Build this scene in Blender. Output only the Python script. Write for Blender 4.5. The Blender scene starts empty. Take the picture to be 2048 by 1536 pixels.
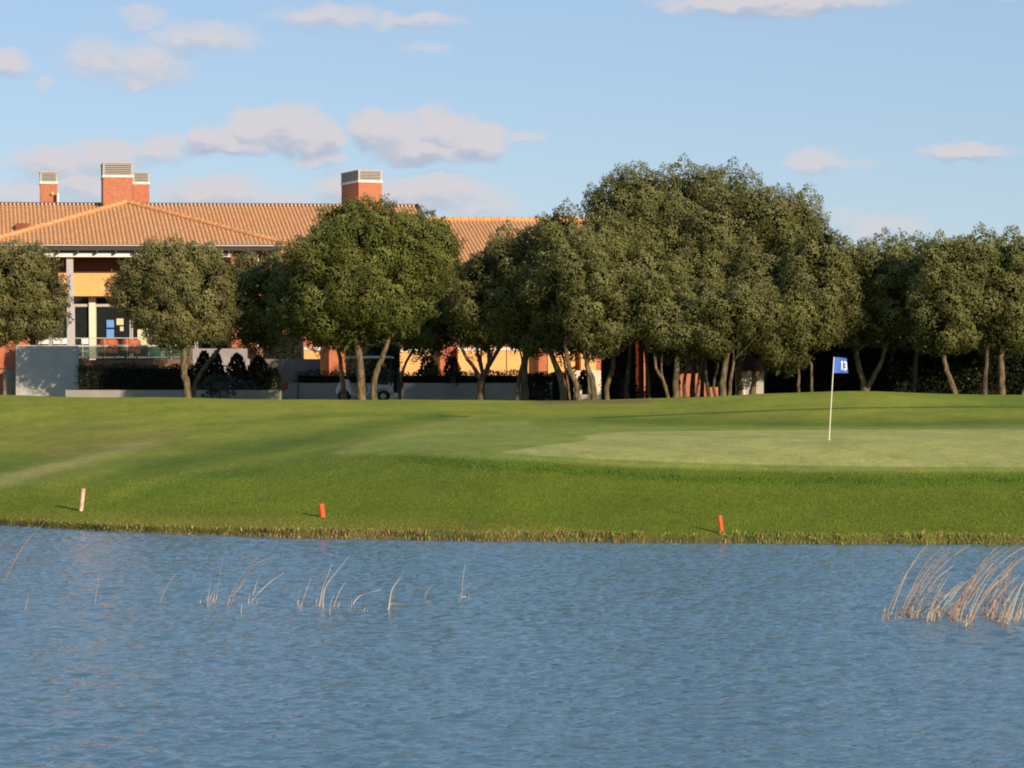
import bpy, math, random
import numpy as np
from mathutils import Vector, Matrix

# ============================================================ camera / light / sky
F = 5530.0          # focal length in photo pixels (2048 wide)
H = 3.3             # camera height above the water
RS, RC = 0.0077, 0.99997   # roll of the camera
sc = bpy.context.scene
cam_data = bpy.data.cameras.new("camera")
cam = bpy.data.objects.new("camera", cam_data)
sc.collection.objects.link(cam)
cam_data.sensor_width = 36.0
cam_data.lens = F / 2048.0 * 36.0
cam_data.clip_start = 0.5
cam_data.clip_end = 8000
cam.matrix_world = Matrix.Translation((0, 0, H)) @ Matrix.Rotation(math.radians(90), 4, 'X') @ Matrix.Rotation(-math.asin(RS), 4, 'Z')
sc.camera = cam

SUN_AZ = math.atan2(0.6, -0.8)      # measured from +Y towards +X
SUN_EL = math.radians(17.8)
sd = bpy.data.lights.new("sun", 'SUN')
sd.energy = 4.3
sd.angle = math.radians(0.5)
sd.color = (1.0, 0.80, 0.58)
sun = bpy.data.objects.new("sun", sd)
sc.collection.objects.link(sun)
sv = Vector((math.sin(SUN_AZ) * math.cos(SUN_EL), math.cos(SUN_AZ) * math.cos(SUN_EL), math.sin(SUN_EL)))
sun.rotation_euler = sv.to_track_quat('Z', 'Y').to_euler()
sun.location = sv * 300

sc.view_settings.view_transform = 'Standard'
sc.view_settings.look = 'None'
sc.view_settings.exposure = 0.45
sc.view_settings.gamma = 1.0
sc.cycles.use_denoising = True
sc.cycles.max_bounces = 6
sc.cycles.diffuse_bounces = 3
sc.cycles.glossy_bounces = 3
sc.cycles.transmission_bounces = 4
sc.cycles.transparent_max_bounces = 6
sc.cycles.caustics_reflective = False
sc.cycles.caustics_refractive = False
sc.cycles.filter_width = 1.9

SKY_STRENGTH = 0.1
SKY_TINT = (0.80, 0.78, 0.90, 1)

def lvl(px, py):
    ox, oy = px - 1024.0, py - 768.0
    return ox * RC - oy * RS, oy * RC + ox * RS

def build_world():
    w = bpy.data.worlds.new("World")
    sc.world = w
    w.use_nodes = True
    nt = w.node_tree
    N, L = nt.nodes, nt.links
    N.clear()
    out = N.new('ShaderNodeOutputWorld')
    bg = N.new('ShaderNodeBackground')
    bg.inputs['Strength'].default_value = SKY_STRENGTH
    L.new(bg.outputs[0], out.inputs[0])
    sky = N.new('ShaderNodeTexSky')
    sky.sky_type = 'NISHITA'
    sky.sun_disc = False
    sky.sun_elevation = SUN_EL
    sky.sun_rotation = SUN_AZ
    sky.altitude = 300
    sky.air_density = 1.0
    sky.dust_density = 0.25
    sky.ozone_density = 1.6
    # tint
    tint = N.new('ShaderNodeMix'); tint.data_type = 'RGBA'; tint.blend_type = 'MULTIPLY'
    tint.inputs[0].default_value = 1.0
    L.new(sky.outputs[0], tint.inputs[6]); tint.inputs[7].default_value = SKY_TINT
    flat = N.new('ShaderNodeMix'); flat.data_type = 'RGBA'; flat.inputs[0].default_value = 0.5
    L.new(tint.outputs[2], flat.inputs[6]); kk = 1.0 / SKY_STRENGTH
    flat.inputs[7].default_value = (0.265 * kk, 0.405 * kk, 0.56 * kk, 1)
    # direction -> tangent plane coordinates to the north (units: 100 photo px)
    geo = N.new('ShaderNodeTexCoord')
    sep = N.new('ShaderNodeSeparateXYZ'); L.new(geo.outputs['Generated'], sep.inputs[0])
    ymax = N.new('ShaderNodeMath'); ymax.operation = 'MAXIMUM'; L.new(sep.outputs[1], ymax.inputs[0]); ymax.inputs[1].default_value = 0.05
    def mth(op, a, b=None, c=None):
        n = N.new('ShaderNodeMath'); n.operation = op
        for i, v in enumerate((a, b, c)):
            if v is None: continue
            if isinstance(v, (int, float)): n.inputs[i].default_value = v
            else: L.new(v, n.inputs[i])
        return n.outputs[0]
    u = mth('MULTIPLY', mth('DIVIDE', sep.outputs[0], ymax.outputs[0]), F / 100)
    v = mth('MULTIPLY', mth('DIVIDE', sep.outputs[2], ymax.outputs[0]), F / 100)
    comb = N.new('ShaderNodeCombineXYZ'); L.new(u, comb.inputs[0]); L.new(v, comb.inputs[1])
    # lobes: px, py, rx, ry, opacity
    lobes = [(430, 282, 75, 38, 1), (500, 260, 75, 52, 1), (575, 258, 85, 60, 1), (640, 275, 60, 48, 1), (470, 295, 110, 26, .9),
             (742, 262, 60, 58, 1), (800, 272, 80, 56, 1), (885, 262, 85, 66, 1), (955, 282, 75, 48, 1), (850, 300, 140, 32, 1), (1050, 275, 60, 20, .5),
             (640, 320, 70, 20, .65), (870, 318, 150, 20, .75),
             (15, 132, 75, 38, .7), (200, 120, 110, 60, .55), (300, 130, 110, 62, .6), (400, 75, 150, 44, .6), (280, 35, 70, 32, .45), (280, 165, 60, 24, .55), (85, 170, 30, 16, .45),
             (650, 32, 150, 34, .6), (830, 40, 140, 26, .55), (850, 93, 70, 16, .42),
             (1560, 2, 300, 36, .85), (1560, 24, 130, 22, .7), (1640, 322, 85, 30, .6), (1720, 322, 60, 15, .36), (1930, 300, 120, 26, .75), (2040, 0, 60, 10, .4),
             (110, 325, 130, 50, .75), (210, 312, 110, 48, .75), (320, 300, 90, 34, .65), (170, 370, 120, 50, .72), (60, 385, 120, 40, .6),
             (430, 388, 160, 46, .75), (690, 378, 90, 46, .75), (850, 385, 180, 46, .78), (560, 400, 90, 30, .5), (960, 410, 130, 30, .55),
             (1760, 455, 130, 30, .5), (1690, 430, 60, 30, .36), (1400, 505, 300, 26, .3)]
    grp = bpy.data.node_groups.new('cloud_density', 'ShaderNodeTree')
    grp.interface.new_socket(name='P', in_out='INPUT', socket_type='NodeSocketVector')
    grp.interface.new_socket(name='D', in_out='OUTPUT', socket_type='NodeSocketFloat')
    gn, gl = grp.nodes, grp.links
    gi = gn.new('NodeGroupInput'); go = gn.new('NodeGroupOutput')
    acc = None
    for (px, py, rx, ry, op) in lobes:
        dx, dy = lvl(px, py)
        cx, cy = dx / 100, -dy / 100
        ma = gn.new('ShaderNodeVectorMath'); ma.operation = 'MULTIPLY_ADD'
        gl.new(gi.outputs[0], ma.inputs[0])
        ma.inputs[1].default_value = (100 / rx, 100 / ry, 0)
        ma.inputs[2].default_value = (-cx * 100 / rx, -cy * 100 / ry, 0)
        dp = gn.new('ShaderNodeVectorMath'); dp.operation = 'DOT_PRODUCT'
        gl.new(ma.outputs[0], dp.inputs[0]); gl.new(ma.outputs[0], dp.inputs[1])
        m = gn.new('ShaderNodeMath'); m.operation = 'MULTIPLY_ADD'
        gl.new(dp.outputs['Value'], m.inputs[0]); m.inputs[1].default_value = -op; m.inputs[2].default_value = op
        if acc is None: acc = m.outputs[0]
        else:
            mx = gn.new('ShaderNodeMath'); mx.operation = 'SMOOTH_MAX'
            gl.new(acc, mx.inputs[0]); gl.new(m.outputs[0], mx.inputs[1]); mx.inputs[2].default_value = 0.12
            acc = mx.outputs[0]
    mx = gn.new('ShaderNodeMath'); mx.operation = 'MAXIMUM'; gl.new(acc, mx.inputs[0]); mx.inputs[1].default_value = 0
    gl.new(mx.outputs[0], go.inputs[0])
    # warp
    def noise(scale, detail, vec, rough=0.55):
        n = N.new('ShaderNodeTexNoise'); n.inputs['Scale'].default_value = scale; n.inputs['Detail'].default_value = detail
        n.inputs['Roughness'].default_value = rough
        L.new(vec, n.inputs['Vector']); return n
    st = N.new('ShaderNodeVectorMath'); st.operation = 'MULTIPLY'; L.new(comb.outputs[0], st.inputs[0]); st.inputs[1].default_value = (1, 1.7, 1)
    nz = noise(1.3, 5, st.outputs[0])
    sub = N.new('ShaderNodeVectorMath'); sub.operation = 'SUBTRACT'; L.new(nz.outputs['Color'], sub.inputs[0]); sub.inputs[1].default_value = (.5, .5, .5)
    wm = N.new('ShaderNodeVectorMath'); wm.operation = 'MULTIPLY_ADD'; L.new(sub.outputs[0], wm.inputs[0])
    wm.inputs[1].default_value = (1.0, 0.62, 0); L.new(comb.outputs[0], wm.inputs[2])
    g1 = N.new('ShaderNodeGroup'); g1.node_tree = grp; L.new(wm.outputs[0], g1.inputs[0])
    up = N.new('ShaderNodeVectorMath'); up.operation = 'ADD'; L.new(wm.outputs[0], up.inputs[0]); up.inputs[1].default_value = (0.06, 0.20, 0)
    g2 = N.new('ShaderNodeGroup'); g2.node_tree = grp; L.new(up.outputs[0], g2.inputs[0])
    n2 = noise(2.6, 6, st.outputs[0], 0.6)
    d = mth('MULTIPLY', g1.outputs[0], mth('MULTIPLY_ADD', n2.outputs['Fac'], 0.9, 0.55))
    al = N.new('ShaderNodeMapRange'); al.interpolation_type = 'SMOOTHSTEP'
    L.new(d, al.inputs[0]); al.inputs[1].default_value = 0.0; al.inputs[2].default_value = 0.74; al.inputs[3].default_value = 0; al.inputs[4].default_value = 0.93
    sh = mth('SUBTRACT', g2.outputs[0], g1.outputs[0])
    sh = mth('ADD', mth('MULTIPLY', sh, 2.0), mth('MULTIPLY_ADD', n2.outputs['Fac'], -1.3, 0.80))
    shc = mth('MINIMUM', mth('MAXIMUM', sh, 0.0), 1.0)
    cc = N.new('ShaderNodeMix'); cc.data_type = 'RGBA'
    L.new(shc, cc.inputs[0])
    k = 1.0 / SKY_STRENGTH
    cc.inputs[6].default_value = (0.505 * k, 0.478 * k, 0.495 * k, 1)
    cc.inputs[7].default_value = (0.30 * k, 0.345 * k, 0.44 * k, 1)
    mixc = N.new('ShaderNodeMix'); mixc.data_type = 'RGBA'
    front = mth('GREATER_THAN', sep.outputs[1], 0.3)
    L.new(mth('MULTIPLY', al.outputs[0], front), mixc.inputs[0])
    L.new(flat.outputs[2], mixc.inputs[6]); L.new(cc.outputs[2], mixc.inputs[7])
    L.new(mixc.outputs[2], bg.inputs[0])
build_world()

# ============================================================ helpers
COL = sc.collection
def unproj(px, py, Y):
    dx, dy = lvl(px, py)
    return np.array([dx * Y / F, Y, H - dy * Y / F])
def proj(X, Y, Z):                       # world -> photo pixel (vectorised)
    dx, dy = X / Y * F, -(Z - H) / Y * F
    return 1024 + dx * RC + dy * RS, 768 + dy * RC - dx * RS

def setprops(o, label=None, cat=None, group=None, kind=None):
    if label: o['label'] = label
    if cat: o['category'] = cat
    if group: o['group'] = group
    if kind: o['kind'] = kind
    return o
def thing(name, loc, label, cat, group=None):
    o = bpy.data.objects.new(name, None)
    o.empty_display_size = 0.2
    o.location = tuple(float(c) for c in loc)
    COL.objects.link(o)
    return setprops(o, label, cat, group)

class MB:
    """collects quads / tris / ngons in WORLD coordinates"""
    def __init__(s): s.v = []; s.f = []; s.m = []; s.r = []
    def add(s, verts, faces, mi=0, r=None):
        b = len(s.v)
        s.v.extend([tuple(map(float, p)) for p in verts])
        for f in faces:
            s.f.append(tuple(b + i for i in f)); s.m.append(mi); s.r.append(random.random() if r is None else r)
    def hexa(s, p, mi=0, r=None):         # 8 points: bottom 4 ccw, top 4 ccw
        if r is None: r = random.random()
        s.add(p, [(3, 2, 1, 0), (4, 5, 6, 7), (0, 1, 5, 4), (1, 2, 6, 5), (2, 3, 7, 6), (3, 0, 4, 7)], mi, r)
    def box(s, x0, x1, y0, y1, z0, z1, mi=0, T=None, r=None):
        p = [(x0, y0, z0), (x1, y0, z0), (x1, y1, z0), (x0, y1, z0), (x0, y0, z1), (x1, y0, z1), (x1, y1, z1), (x0, y1, z1)]
        if T: p = [T(*q) for q in p]
        s.hexa(p, mi, r)
    def tube(s, pts, rad, n=8, mi=0, cap=True, r=None):
        pts = [Vector([float(c) for c in p]) for p in pts]
        if isinstance(rad, (int, float)): rad = [rad] * len(pts)
        vs = []; fs = []
        prev = None
        for i, p in enumerate(pts):
            t = (pts[min(i + 1, len(pts) - 1)] - pts[max(i - 1, 0)])
            if t.length < 1e-9: t = Vector((0, 0, 1))
            t.normalize()
            if prev is None:
                a = Vector((1, 0, 0)) if abs(t.x) < 0.8 else Vector((0, 1, 0))
                prev = (a - t * a.dot(t)).normalized()
            else:
                prev = (prev - t * prev.dot(t)).normalized()
            b = t.cross(prev)
            for k in range(n):
                an = 2 * math.pi * k / n
                vs.append(p + (prev * math.cos(an) + b * math.sin(an)) * rad[i])
        for i in range(len(pts) - 1):
            for k in range(n):
                k2 = (k + 1) % n
                fs.append((i * n + k, i * n + k2, (i + 1) * n + k2, (i + 1) * n + k))
        if cap:
            fs.append(tuple(range(n - 1, -1, -1))); fs.append(tuple((len(pts) - 1) * n + k for k in range(n)))
        s.add(vs, fs, mi, r)
    def build(s, name, mats, parent=None, smooth=False):
        me = bpy.data.meshes.new(name)
        off = np.array(parent_world(parent)) if parent is not None else np.zeros(3)
        v = np.array(s.v, dtype=np.float64) - off
        me.from_pydata([tuple(p) for p in v], [], s.f)
        if not isinstance(mats, (list, tuple)): mats = [mats]
        for m in mats: me.materials.append(m)
        me.polygons.foreach_set('material_index', s.m)
        at = me.attributes.new('rnd', 'FLOAT', 'FACE'); at.data.foreach_set('value', s.r)
        if smooth: me.polygons.foreach_set('use_smooth', [True] * len(s.f))
        o = bpy.data.objects.new(name, me)
        COL.objects.link(o)
        if parent is not None: o.parent = parent
        return o
def parent_world(o):
    p = Vector((0, 0, 0))
    while o is not None:
        p = p + o.location; o = o.parent
    return tuple(p)

def fast_mesh(name, verts, faces_flat, nper, mats, parent=None, rnd=None, col=None, smooth=False, colname='turf'):
    """numpy mesh, all faces with nper corners"""
    me = bpy.data.meshes.new(name)
    off = np.array(parent_world(parent)) if parent is not None else np.zeros(3)
    verts = (verts - off).astype(np.float32)
    nf = len(faces_flat) // nper
    me.vertices.add(len(verts)); me.vertices.foreach_set('co', verts.ravel())
    me.loops.add(len(faces_flat)); me.loops.foreach_set('vertex_index', faces_flat.astype(np.int32))
    me.polygons.add(nf)
    me.polygons.foreach_set('loop_start', np.arange(0, nf * nper, nper, dtype=np.int32))
    me.update(calc_edges=True)
    if smooth: me.polygons.foreach_set('use_smooth', np.ones(nf, dtype=bool))
    if rnd is not None:
        at = me.attributes.new('rnd', 'FLOAT', 'FACE'); at.data.foreach_set('value', rnd.astype(np.float32))
    if col is not None:
        dom = 'POINT' if len(col) == len(verts) else 'FACE'
        at = me.attributes.new(colname, 'FLOAT_COLOR', dom)
        at.data.foreach_set('color', np.concatenate([col, np.ones((len(col), 1))], 1).astype(np.float32).ravel())
    if not isinstance(mats, (list, tuple)): mats = [mats]
    for m in mats: me.materials.append(m)
    me.validate()
    o = bpy.data.objects.new(name, me)
    COL.objects.link(o)
    if parent is not None: o.parent = parent
    return o

# ---------------------------------------------------------------- materials
def mat(name, col, rough=0.7, var=0.12, nscale=6.0, bump=0.0, bscale=None, metal=0.0, spec=0.3, rnd=0.0, stretch=(1, 1, 1), col2=None, detail=5):
    m = bpy.data.materials.new(name); m.use_nodes = True
    nt = m.node_tree; N, L = nt.nodes, nt.links
    b = N['Principled BSDF']
    b.inputs['Roughness'].default_value = rough; b.inputs['Metallic'].default_value = metal
    b.inputs['Specular IOR Level'].default_value = spec
    tc = N.new('ShaderNodeTexCoord'); mp = N.new('ShaderNodeMapping'); L.new(tc.outputs['Object'], mp.inputs[0])
    mp.inputs['Scale'].default_value = stretch
    nz = N.new('ShaderNodeTexNoise'); nz.inputs['Scale'].default_value = nscale; nz.inputs['Detail'].default_value = detail
    L.new(mp.outputs[0], nz.inputs['Vector'])
    fac = nz.outputs['Fac']
    if rnd > 0:
        at = N.new('ShaderNodeAttribute'); at.attribute_name = 'rnd'
        mm = N.new('ShaderNodeMix'); mm.data_type = 'FLOAT'; mm.inputs[0].default_value = rnd
        L.new(fac, mm.inputs[2]); L.new(at.outputs['Fac'], mm.inputs[3]); fac = mm.outputs[0]
    r = N.new('ShaderNodeValToRGB')
    c = np.array(col[:3])
    lo = c * (1 - var); hi = np.minimum(c * (1 + var), 1)
    if col2 is not None: hi = np.array(col2)
    r.color_ramp.elements[0].position = 0.3; r.color_ramp.elements[0].color = (*lo, 1)
    r.color_ramp.elements[1].position = 0.7; r.color_ramp.elements[1].color = (*hi, 1)
    L.new(fac, r.inputs[0]); L.new(r.outputs[0], b.inputs['Base Color'])
    if bump > 0:
        n2 = N.new('ShaderNodeTexNoise'); n2.inputs['Scale'].default_value = bscale or nscale * 3; n2.inputs['Detail'].default_value = 4
        L.new(mp.outputs[0], n2.inputs['Vector'])
        bp = N.new('ShaderNodeBump'); bp.inputs['Strength'].default_value = bump; bp.inputs['Distance'].default_value = 0.03
        L.new(n2.outputs['Fac'], bp.inputs['Height']); L.new(bp.outputs[0], b.inputs['Normal'])
    return m

def leaf_mat(name, dark, mid, tip, tipfrac=0.25, trans=0.22):
    m = bpy.data.materials.new(name); m.use_nodes = True
    nt = m.node_tree; N, L = nt.nodes, nt.links
    N.clear()
    out = N.new('ShaderNodeOutputMaterial')
    at = N.new('ShaderNodeAttribute'); at.attribute_name = 'rnd'
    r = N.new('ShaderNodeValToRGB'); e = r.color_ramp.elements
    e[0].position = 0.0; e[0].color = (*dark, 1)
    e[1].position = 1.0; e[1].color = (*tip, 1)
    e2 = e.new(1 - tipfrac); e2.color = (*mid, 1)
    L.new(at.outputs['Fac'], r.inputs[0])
    oi = N.new('ShaderNodeTexCoord')
    nz = N.new('ShaderNodeTexNoise'); nz.inputs['Scale'].default_value = 0.9; nz.inputs['Detail'].default_value = 3
    L.new(oi.outputs['Object'], nz.inputs['Vector'])
    hs = N.new('ShaderNodeHueSaturation')
    mr = N.new('ShaderNodeMapRange'); L.new(nz.outputs['Fac'], mr.inputs[0]); mr.inputs[1].default_value = .3; mr.inputs[2].default_value = .7
    mr.inputs[3].default_value = 0.75; mr.inputs[4].default_value = 1.25
    L.new(mr.outputs[0], hs.inputs['Value']); 
    mh = N.new('ShaderNodeMapRange'); L.new(nz.outputs['Fac'], mh.inputs[0]); mh.inputs[1].default_value = .3; mh.inputs[2].default_value = .7
    mh.inputs[3].default_value = 0.488; mh.inputs[4].default_value = 0.512
    L.new(mh.outputs[0], hs.inputs['Hue'])
    L.new(r.outputs[0], hs.inputs['Color'])
    p = N.new('ShaderNodeBsdfPrincipled'); p.inputs['Roughness'].default_value = 0.55; p.inputs['Specular IOR Level'].default_value = 0.18
    L.new(hs.outputs[0], p.inputs['Base Color'])
    t = N.new('ShaderNodeBsdfTranslucent'); L.new(hs.outputs[0], t.inputs[0])
    mx = N.new('ShaderNodeMixShader'); mx.inputs[0].default_value = trans
    L.new(p.outputs[0], mx.inputs[1]); L.new(t.outputs[0], mx.inputs[2]); L.new(mx.outputs[0], out.inputs[0])
    return m

M = {}
M['tile'] = mat('roof_tile', (0.57, 0.295, 0.135), 0.85, 0.06, 9, rnd=0.45, col2=(0.66, 0.375, 0.185), spec=0.15)
M['tile_gap'] = mat('tile_channel', (0.44, 0.225, 0.105), 0.9, 0.15, 5)
M['ridge'] = mat('ridge_tile', (0.62, 0.31, 0.135), 0.85, 0.12, 8, rnd=0.5)
M['mortar'] = mat('white_mortar', (0.66, 0.52, 0.40), 0.9, 0.08, 12)
M['brick'] = mat('orange_brick', (0.42, 0.155, 0.082), 0.85, 0.14, 10, bump=0.3, col2=(0.52, 0.20, 0.11))
M['stucco_orange'] = mat('orange_stucco', (0.42, 0.14, 0.072), 0.9, 0.2, 1.6, bump=0.2, bscale=30)
M['stucco_yellow'] = mat('yellow_stucco', (0.72, 0.40, 0.15), 0.9, 0.08, 1.2, bump=0.15, bscale=30)
M['stucco_red'] = mat('dark_red_stucco', (0.22, 0.07, 0.045), 0.9, 0.12, 3)
M['cream'] = mat('cream_paint', (0.70, 0.62, 0.45), 0.7, 0.06, 3)
M['white'] = mat('white_paint', (0.72, 0.70, 0.66), 0.55, 0.05, 4)
M['louvre'] = mat('grey_louvre', (0.42, 0.395, 0.36), 0.5, 0.08, 6)
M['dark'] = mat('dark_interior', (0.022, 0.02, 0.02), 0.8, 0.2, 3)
M['grey_steel'] = mat('grey_steel', (0.40, 0.385, 0.375), 0.4, 0.06, 5, metal=0.1)
M['grey_wall'] = mat('grey_render', (0.42, 0.405, 0.40), 0.9, 0.1, 1.5, bump=0.2, bscale=25)
M['pale_wall'] = mat('pale_concrete', (0.30, 0.275, 0.26), 0.9, 0.14, 1.2, bump=0.2, bscale=20)
M['brown_wall'] = mat('brown_render', (0.17, 0.135, 0.13), 0.9, 0.14, 1.5)
M['stone'] = mat('stone_base', (0.22, 0.19, 0.16), 0.9, 0.2, 4, bump=0.3)
M['deck'] = mat('deck_edge', (0.17, 0.09, 0.055), 0.8, 0.2, 4)
M['bark'] = mat('oak_bark', (0.075, 0.056, 0.032), 0.95, 0.35, 5.5, bump=1.0, bscale=14, col2=(0.215, 0.165, 0.095), stretch=(1.6, 1.6, 0.5), spec=0.1)
M['bark_dark'] = mat('oak_bark_dark', (0.07, 0.055, 0.04), 0.95, 0.35, 3.5, bump=0.9, bscale=14, col2=(0.15, 0.12, 0.09), stretch=(1.6, 1.6, 0.5), spec=0.1)
M['pole'] = mat('pole_white', (0.80, 0.78, 0.62), 0.4, 0.03, 3)
M['flag'] = mat('flag_blue', (0.055, 0.13, 0.50), 0.75, 0.10, 6)
M['flag_num'] = mat('flag_white', (0.85, 0.82, 0.82), 0.8, 0.03, 6)
M['stake'] = mat('stake_orange', (0.80, 0.10, 0.025), 0.55, 0.12, 12)
M['stake_worn'] = mat('stake_faded', (0.80, 0.24, 0.13), 0.6, 0.2, 12, col2=(0.88, 0.68, 0.52), stretch=(1, 1, 0.7))
M['reed'] = mat('reed_stem', (0.46, 0.26, 0.19), 0.8, 0.2, 3, rnd=0.75, col2=(0.52, 0.46, 0.30))
M['reed_pale'] = mat('reed_pale', (0.45, 0.30, 0.20), 0.8, 0.2, 3, rnd=0.7, col2=(0.66, 0.54, 0.42))
M['cart_white'] = mat('cart_body', (0.42, 0.45, 0.50), 0.35, 0.05, 3, spec=0.5)
M['cart_dark'] = mat('cart_dark', (0.03, 0.03, 0.035), 0.6, 0.2, 5)
M['rubber'] = mat('tyre_rubber', (0.02, 0.02, 0.02), 0.85, 0.2, 8)
M['rim'] = mat('wheel_rim', (0.30, 0.29, 0.28), 0.4, 0.05, 5, metal=0.4)
M['skin'] = mat('skin', (0.62, 0.38, 0.27), 0.6, 0.06, 8)
M['jacket'] = mat('dark_jacket', (0.03, 0.032, 0.045), 0.85, 0.2, 8)
M['trousers'] = mat('dark_trousers', (0.045, 0.045, 0.06), 0.85, 0.2, 8)
M['hair'] = mat('brown_hair', (0.06, 0.035, 0.02), 0.7, 0.2, 20)
M['blue_sheet'] = mat('blue_sheet', (0.12, 0.27, 0.60), 0.6, 0.05, 3)
M['cream_sheet'] = mat('cream_sheet', (0.56, 0.53, 0.32), 0.7, 0.05, 3)
M['chair_red'] = mat('chair_red_brown', (0.42, 0.10, 0.035), 0.6, 0.15, 8)
M['door_white'] = mat('door_cream', (0.78, 0.68, 0.56), 0.6, 0.05, 3)
M['shed_roof'] = mat('shed_roof', (0.10, 0.045, 0.038), 0.85, 0.2, 4)
M['terracotta'] = mat('terracotta', (0.35, 0.07, 0.05), 0.8, 0.15, 6)

g = bpy.data.materials.new('window_glass'); g.use_nodes = True
b = g.node_tree.nodes['Principled BSDF']; b.inputs['Base Color'].default_value = (0.016, 0.02, 0.02, 1); b.inputs['Roughness'].default_value = 0.04
b.inputs['Specular IOR Level'].default_value = 0.6
M['glass'] = g
g = bpy.data.materials.new('railing_glass'); g.use_nodes = True
nt = g.node_tree; b = nt.nodes['Principled BSDF']; b.inputs['Base Color'].default_value = (0.07, 0.12, 0.09, 1); b.inputs['Roughness'].default_value = 0.03
tr = nt.nodes.new('ShaderNodeBsdfTransparent'); tr.inputs[0].default_value = (0.78, 0.86, 0.80, 1)
mx = nt.nodes.new('ShaderNodeMixShader'); mx.inputs[0].default_value = 0.45
nt.links.new(tr.outputs[0], mx.inputs[1]); nt.links.new(b.outputs[0], mx.inputs[2])
nt.links.new(mx.outputs[0], nt.nodes['Material Output'].inputs[0])
M['rail_glass'] = g

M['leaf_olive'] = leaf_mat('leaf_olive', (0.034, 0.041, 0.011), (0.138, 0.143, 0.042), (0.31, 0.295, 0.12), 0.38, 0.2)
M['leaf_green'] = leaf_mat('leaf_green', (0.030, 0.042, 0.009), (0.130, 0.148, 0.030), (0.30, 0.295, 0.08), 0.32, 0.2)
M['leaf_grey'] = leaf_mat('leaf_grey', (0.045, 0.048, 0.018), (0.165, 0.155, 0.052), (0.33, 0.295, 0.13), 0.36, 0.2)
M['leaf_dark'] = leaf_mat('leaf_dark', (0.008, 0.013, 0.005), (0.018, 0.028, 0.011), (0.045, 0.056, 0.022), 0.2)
M['leaf_lav'] = leaf_mat('leaf_lavender', (0.03, 0.045, 0.035), (0.07, 0.09, 0.08), (0.14, 0.16, 0.15), 0.2)

# ============================================================ terrain
SHX = np.array([-1400, -1024, -824, -524, -174, 176, 576, 1024, 1400.])
SHY = np.array([1026, 1050 - 7.9, 1062 - 6.3, 1073 - 4, 1080 - 1.3, 1084 + 1.3, 1087 + 4.4, 1089 + 7.9, 1100])
SHD = F * H / (SHY - 768)
SX = np.array([-1400, -1024, -724, -424, -24, 276, 426, 526, 676, 826, 1024, 1400.])
CRY = np.array([778, 783, 790.4, 797, 801, 801.5, 796.5, 791.5, 788, 792.4, 801, 812.])
CRD = np.array([104, 104, 104, 104, 105, 104, 102, 101, 100, 100, 100, 100.])
CRZ = H - (CRY - 768) * CRD / F
CX = np.array([-1400, -1024, -524, -24, 476, 700, 1024, 1400.])
# distance & height of four inner control stations
D1 = np.array([68, 68.0, 65.0, 60.5, 59.0, 58.8, 58.5, 58.])
Z1 = np.array([.5, .42, .62, .50, .50, .52, .55, .6])
D2 = np.array([74, 74.0, 72.0, 66.0, 63.5, 63.0, 63.0, 63.])
Z2 = np.array([.9, .88, 1.25, 1.60, 1.42, 1.36, 1.30, 1.3])
D3 = np.array([83, 83.0, 81.0, 74.0, 70.0, 70.0, 70.0, 70.])
Z3 = np.array([1.35, 1.40, 1.72, 1.80, 1.80, 1.82, 1.82, 1.85])
D4 = np.array([93, 93.0, 91.0, 86.0, 84.0, 84.0, 84.0, 84.])
Z4 = np.array([2.2, 2.15, 2.25, 2.05, 1.98, 1.97, 1.97, 2.0])

def smooth_interp(x, xp, fp):
    x = np.clip(x, xp[0], xp[-1])
    i = np.clip(np.searchsorted(xp, x, side='right') - 1, 0, len(xp) - 2)
    h = xp[i + 1] - xp[i]; t = (x - xp[i]) / h
    m = np.gradient(fp, xp)
    return ((2 * t**3 - 3 * t**2 + 1) * fp[i] + (t**3 - 2 * t**2 + t) * h * m[i] + (-2 * t**3 + 3 * t**2) * fp[i + 1] + (t**3 - t**2) * h * m[i + 1])

_rng = np.random.default_rng(5)
_wv = [(_rng.uniform(0.15, 1.6), _rng.uniform(0, 6.28), _rng.uniform(0, 6.28)) for _ in range(14)]
def undul(X, Y):
    s = np.zeros_like(X)
    for k, a, ph in _wv:
        s += np.sin(k * (X * math.cos(a) + Y * math.sin(a)) + ph) / (0.6 + k)
    return s * 0.008

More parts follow.
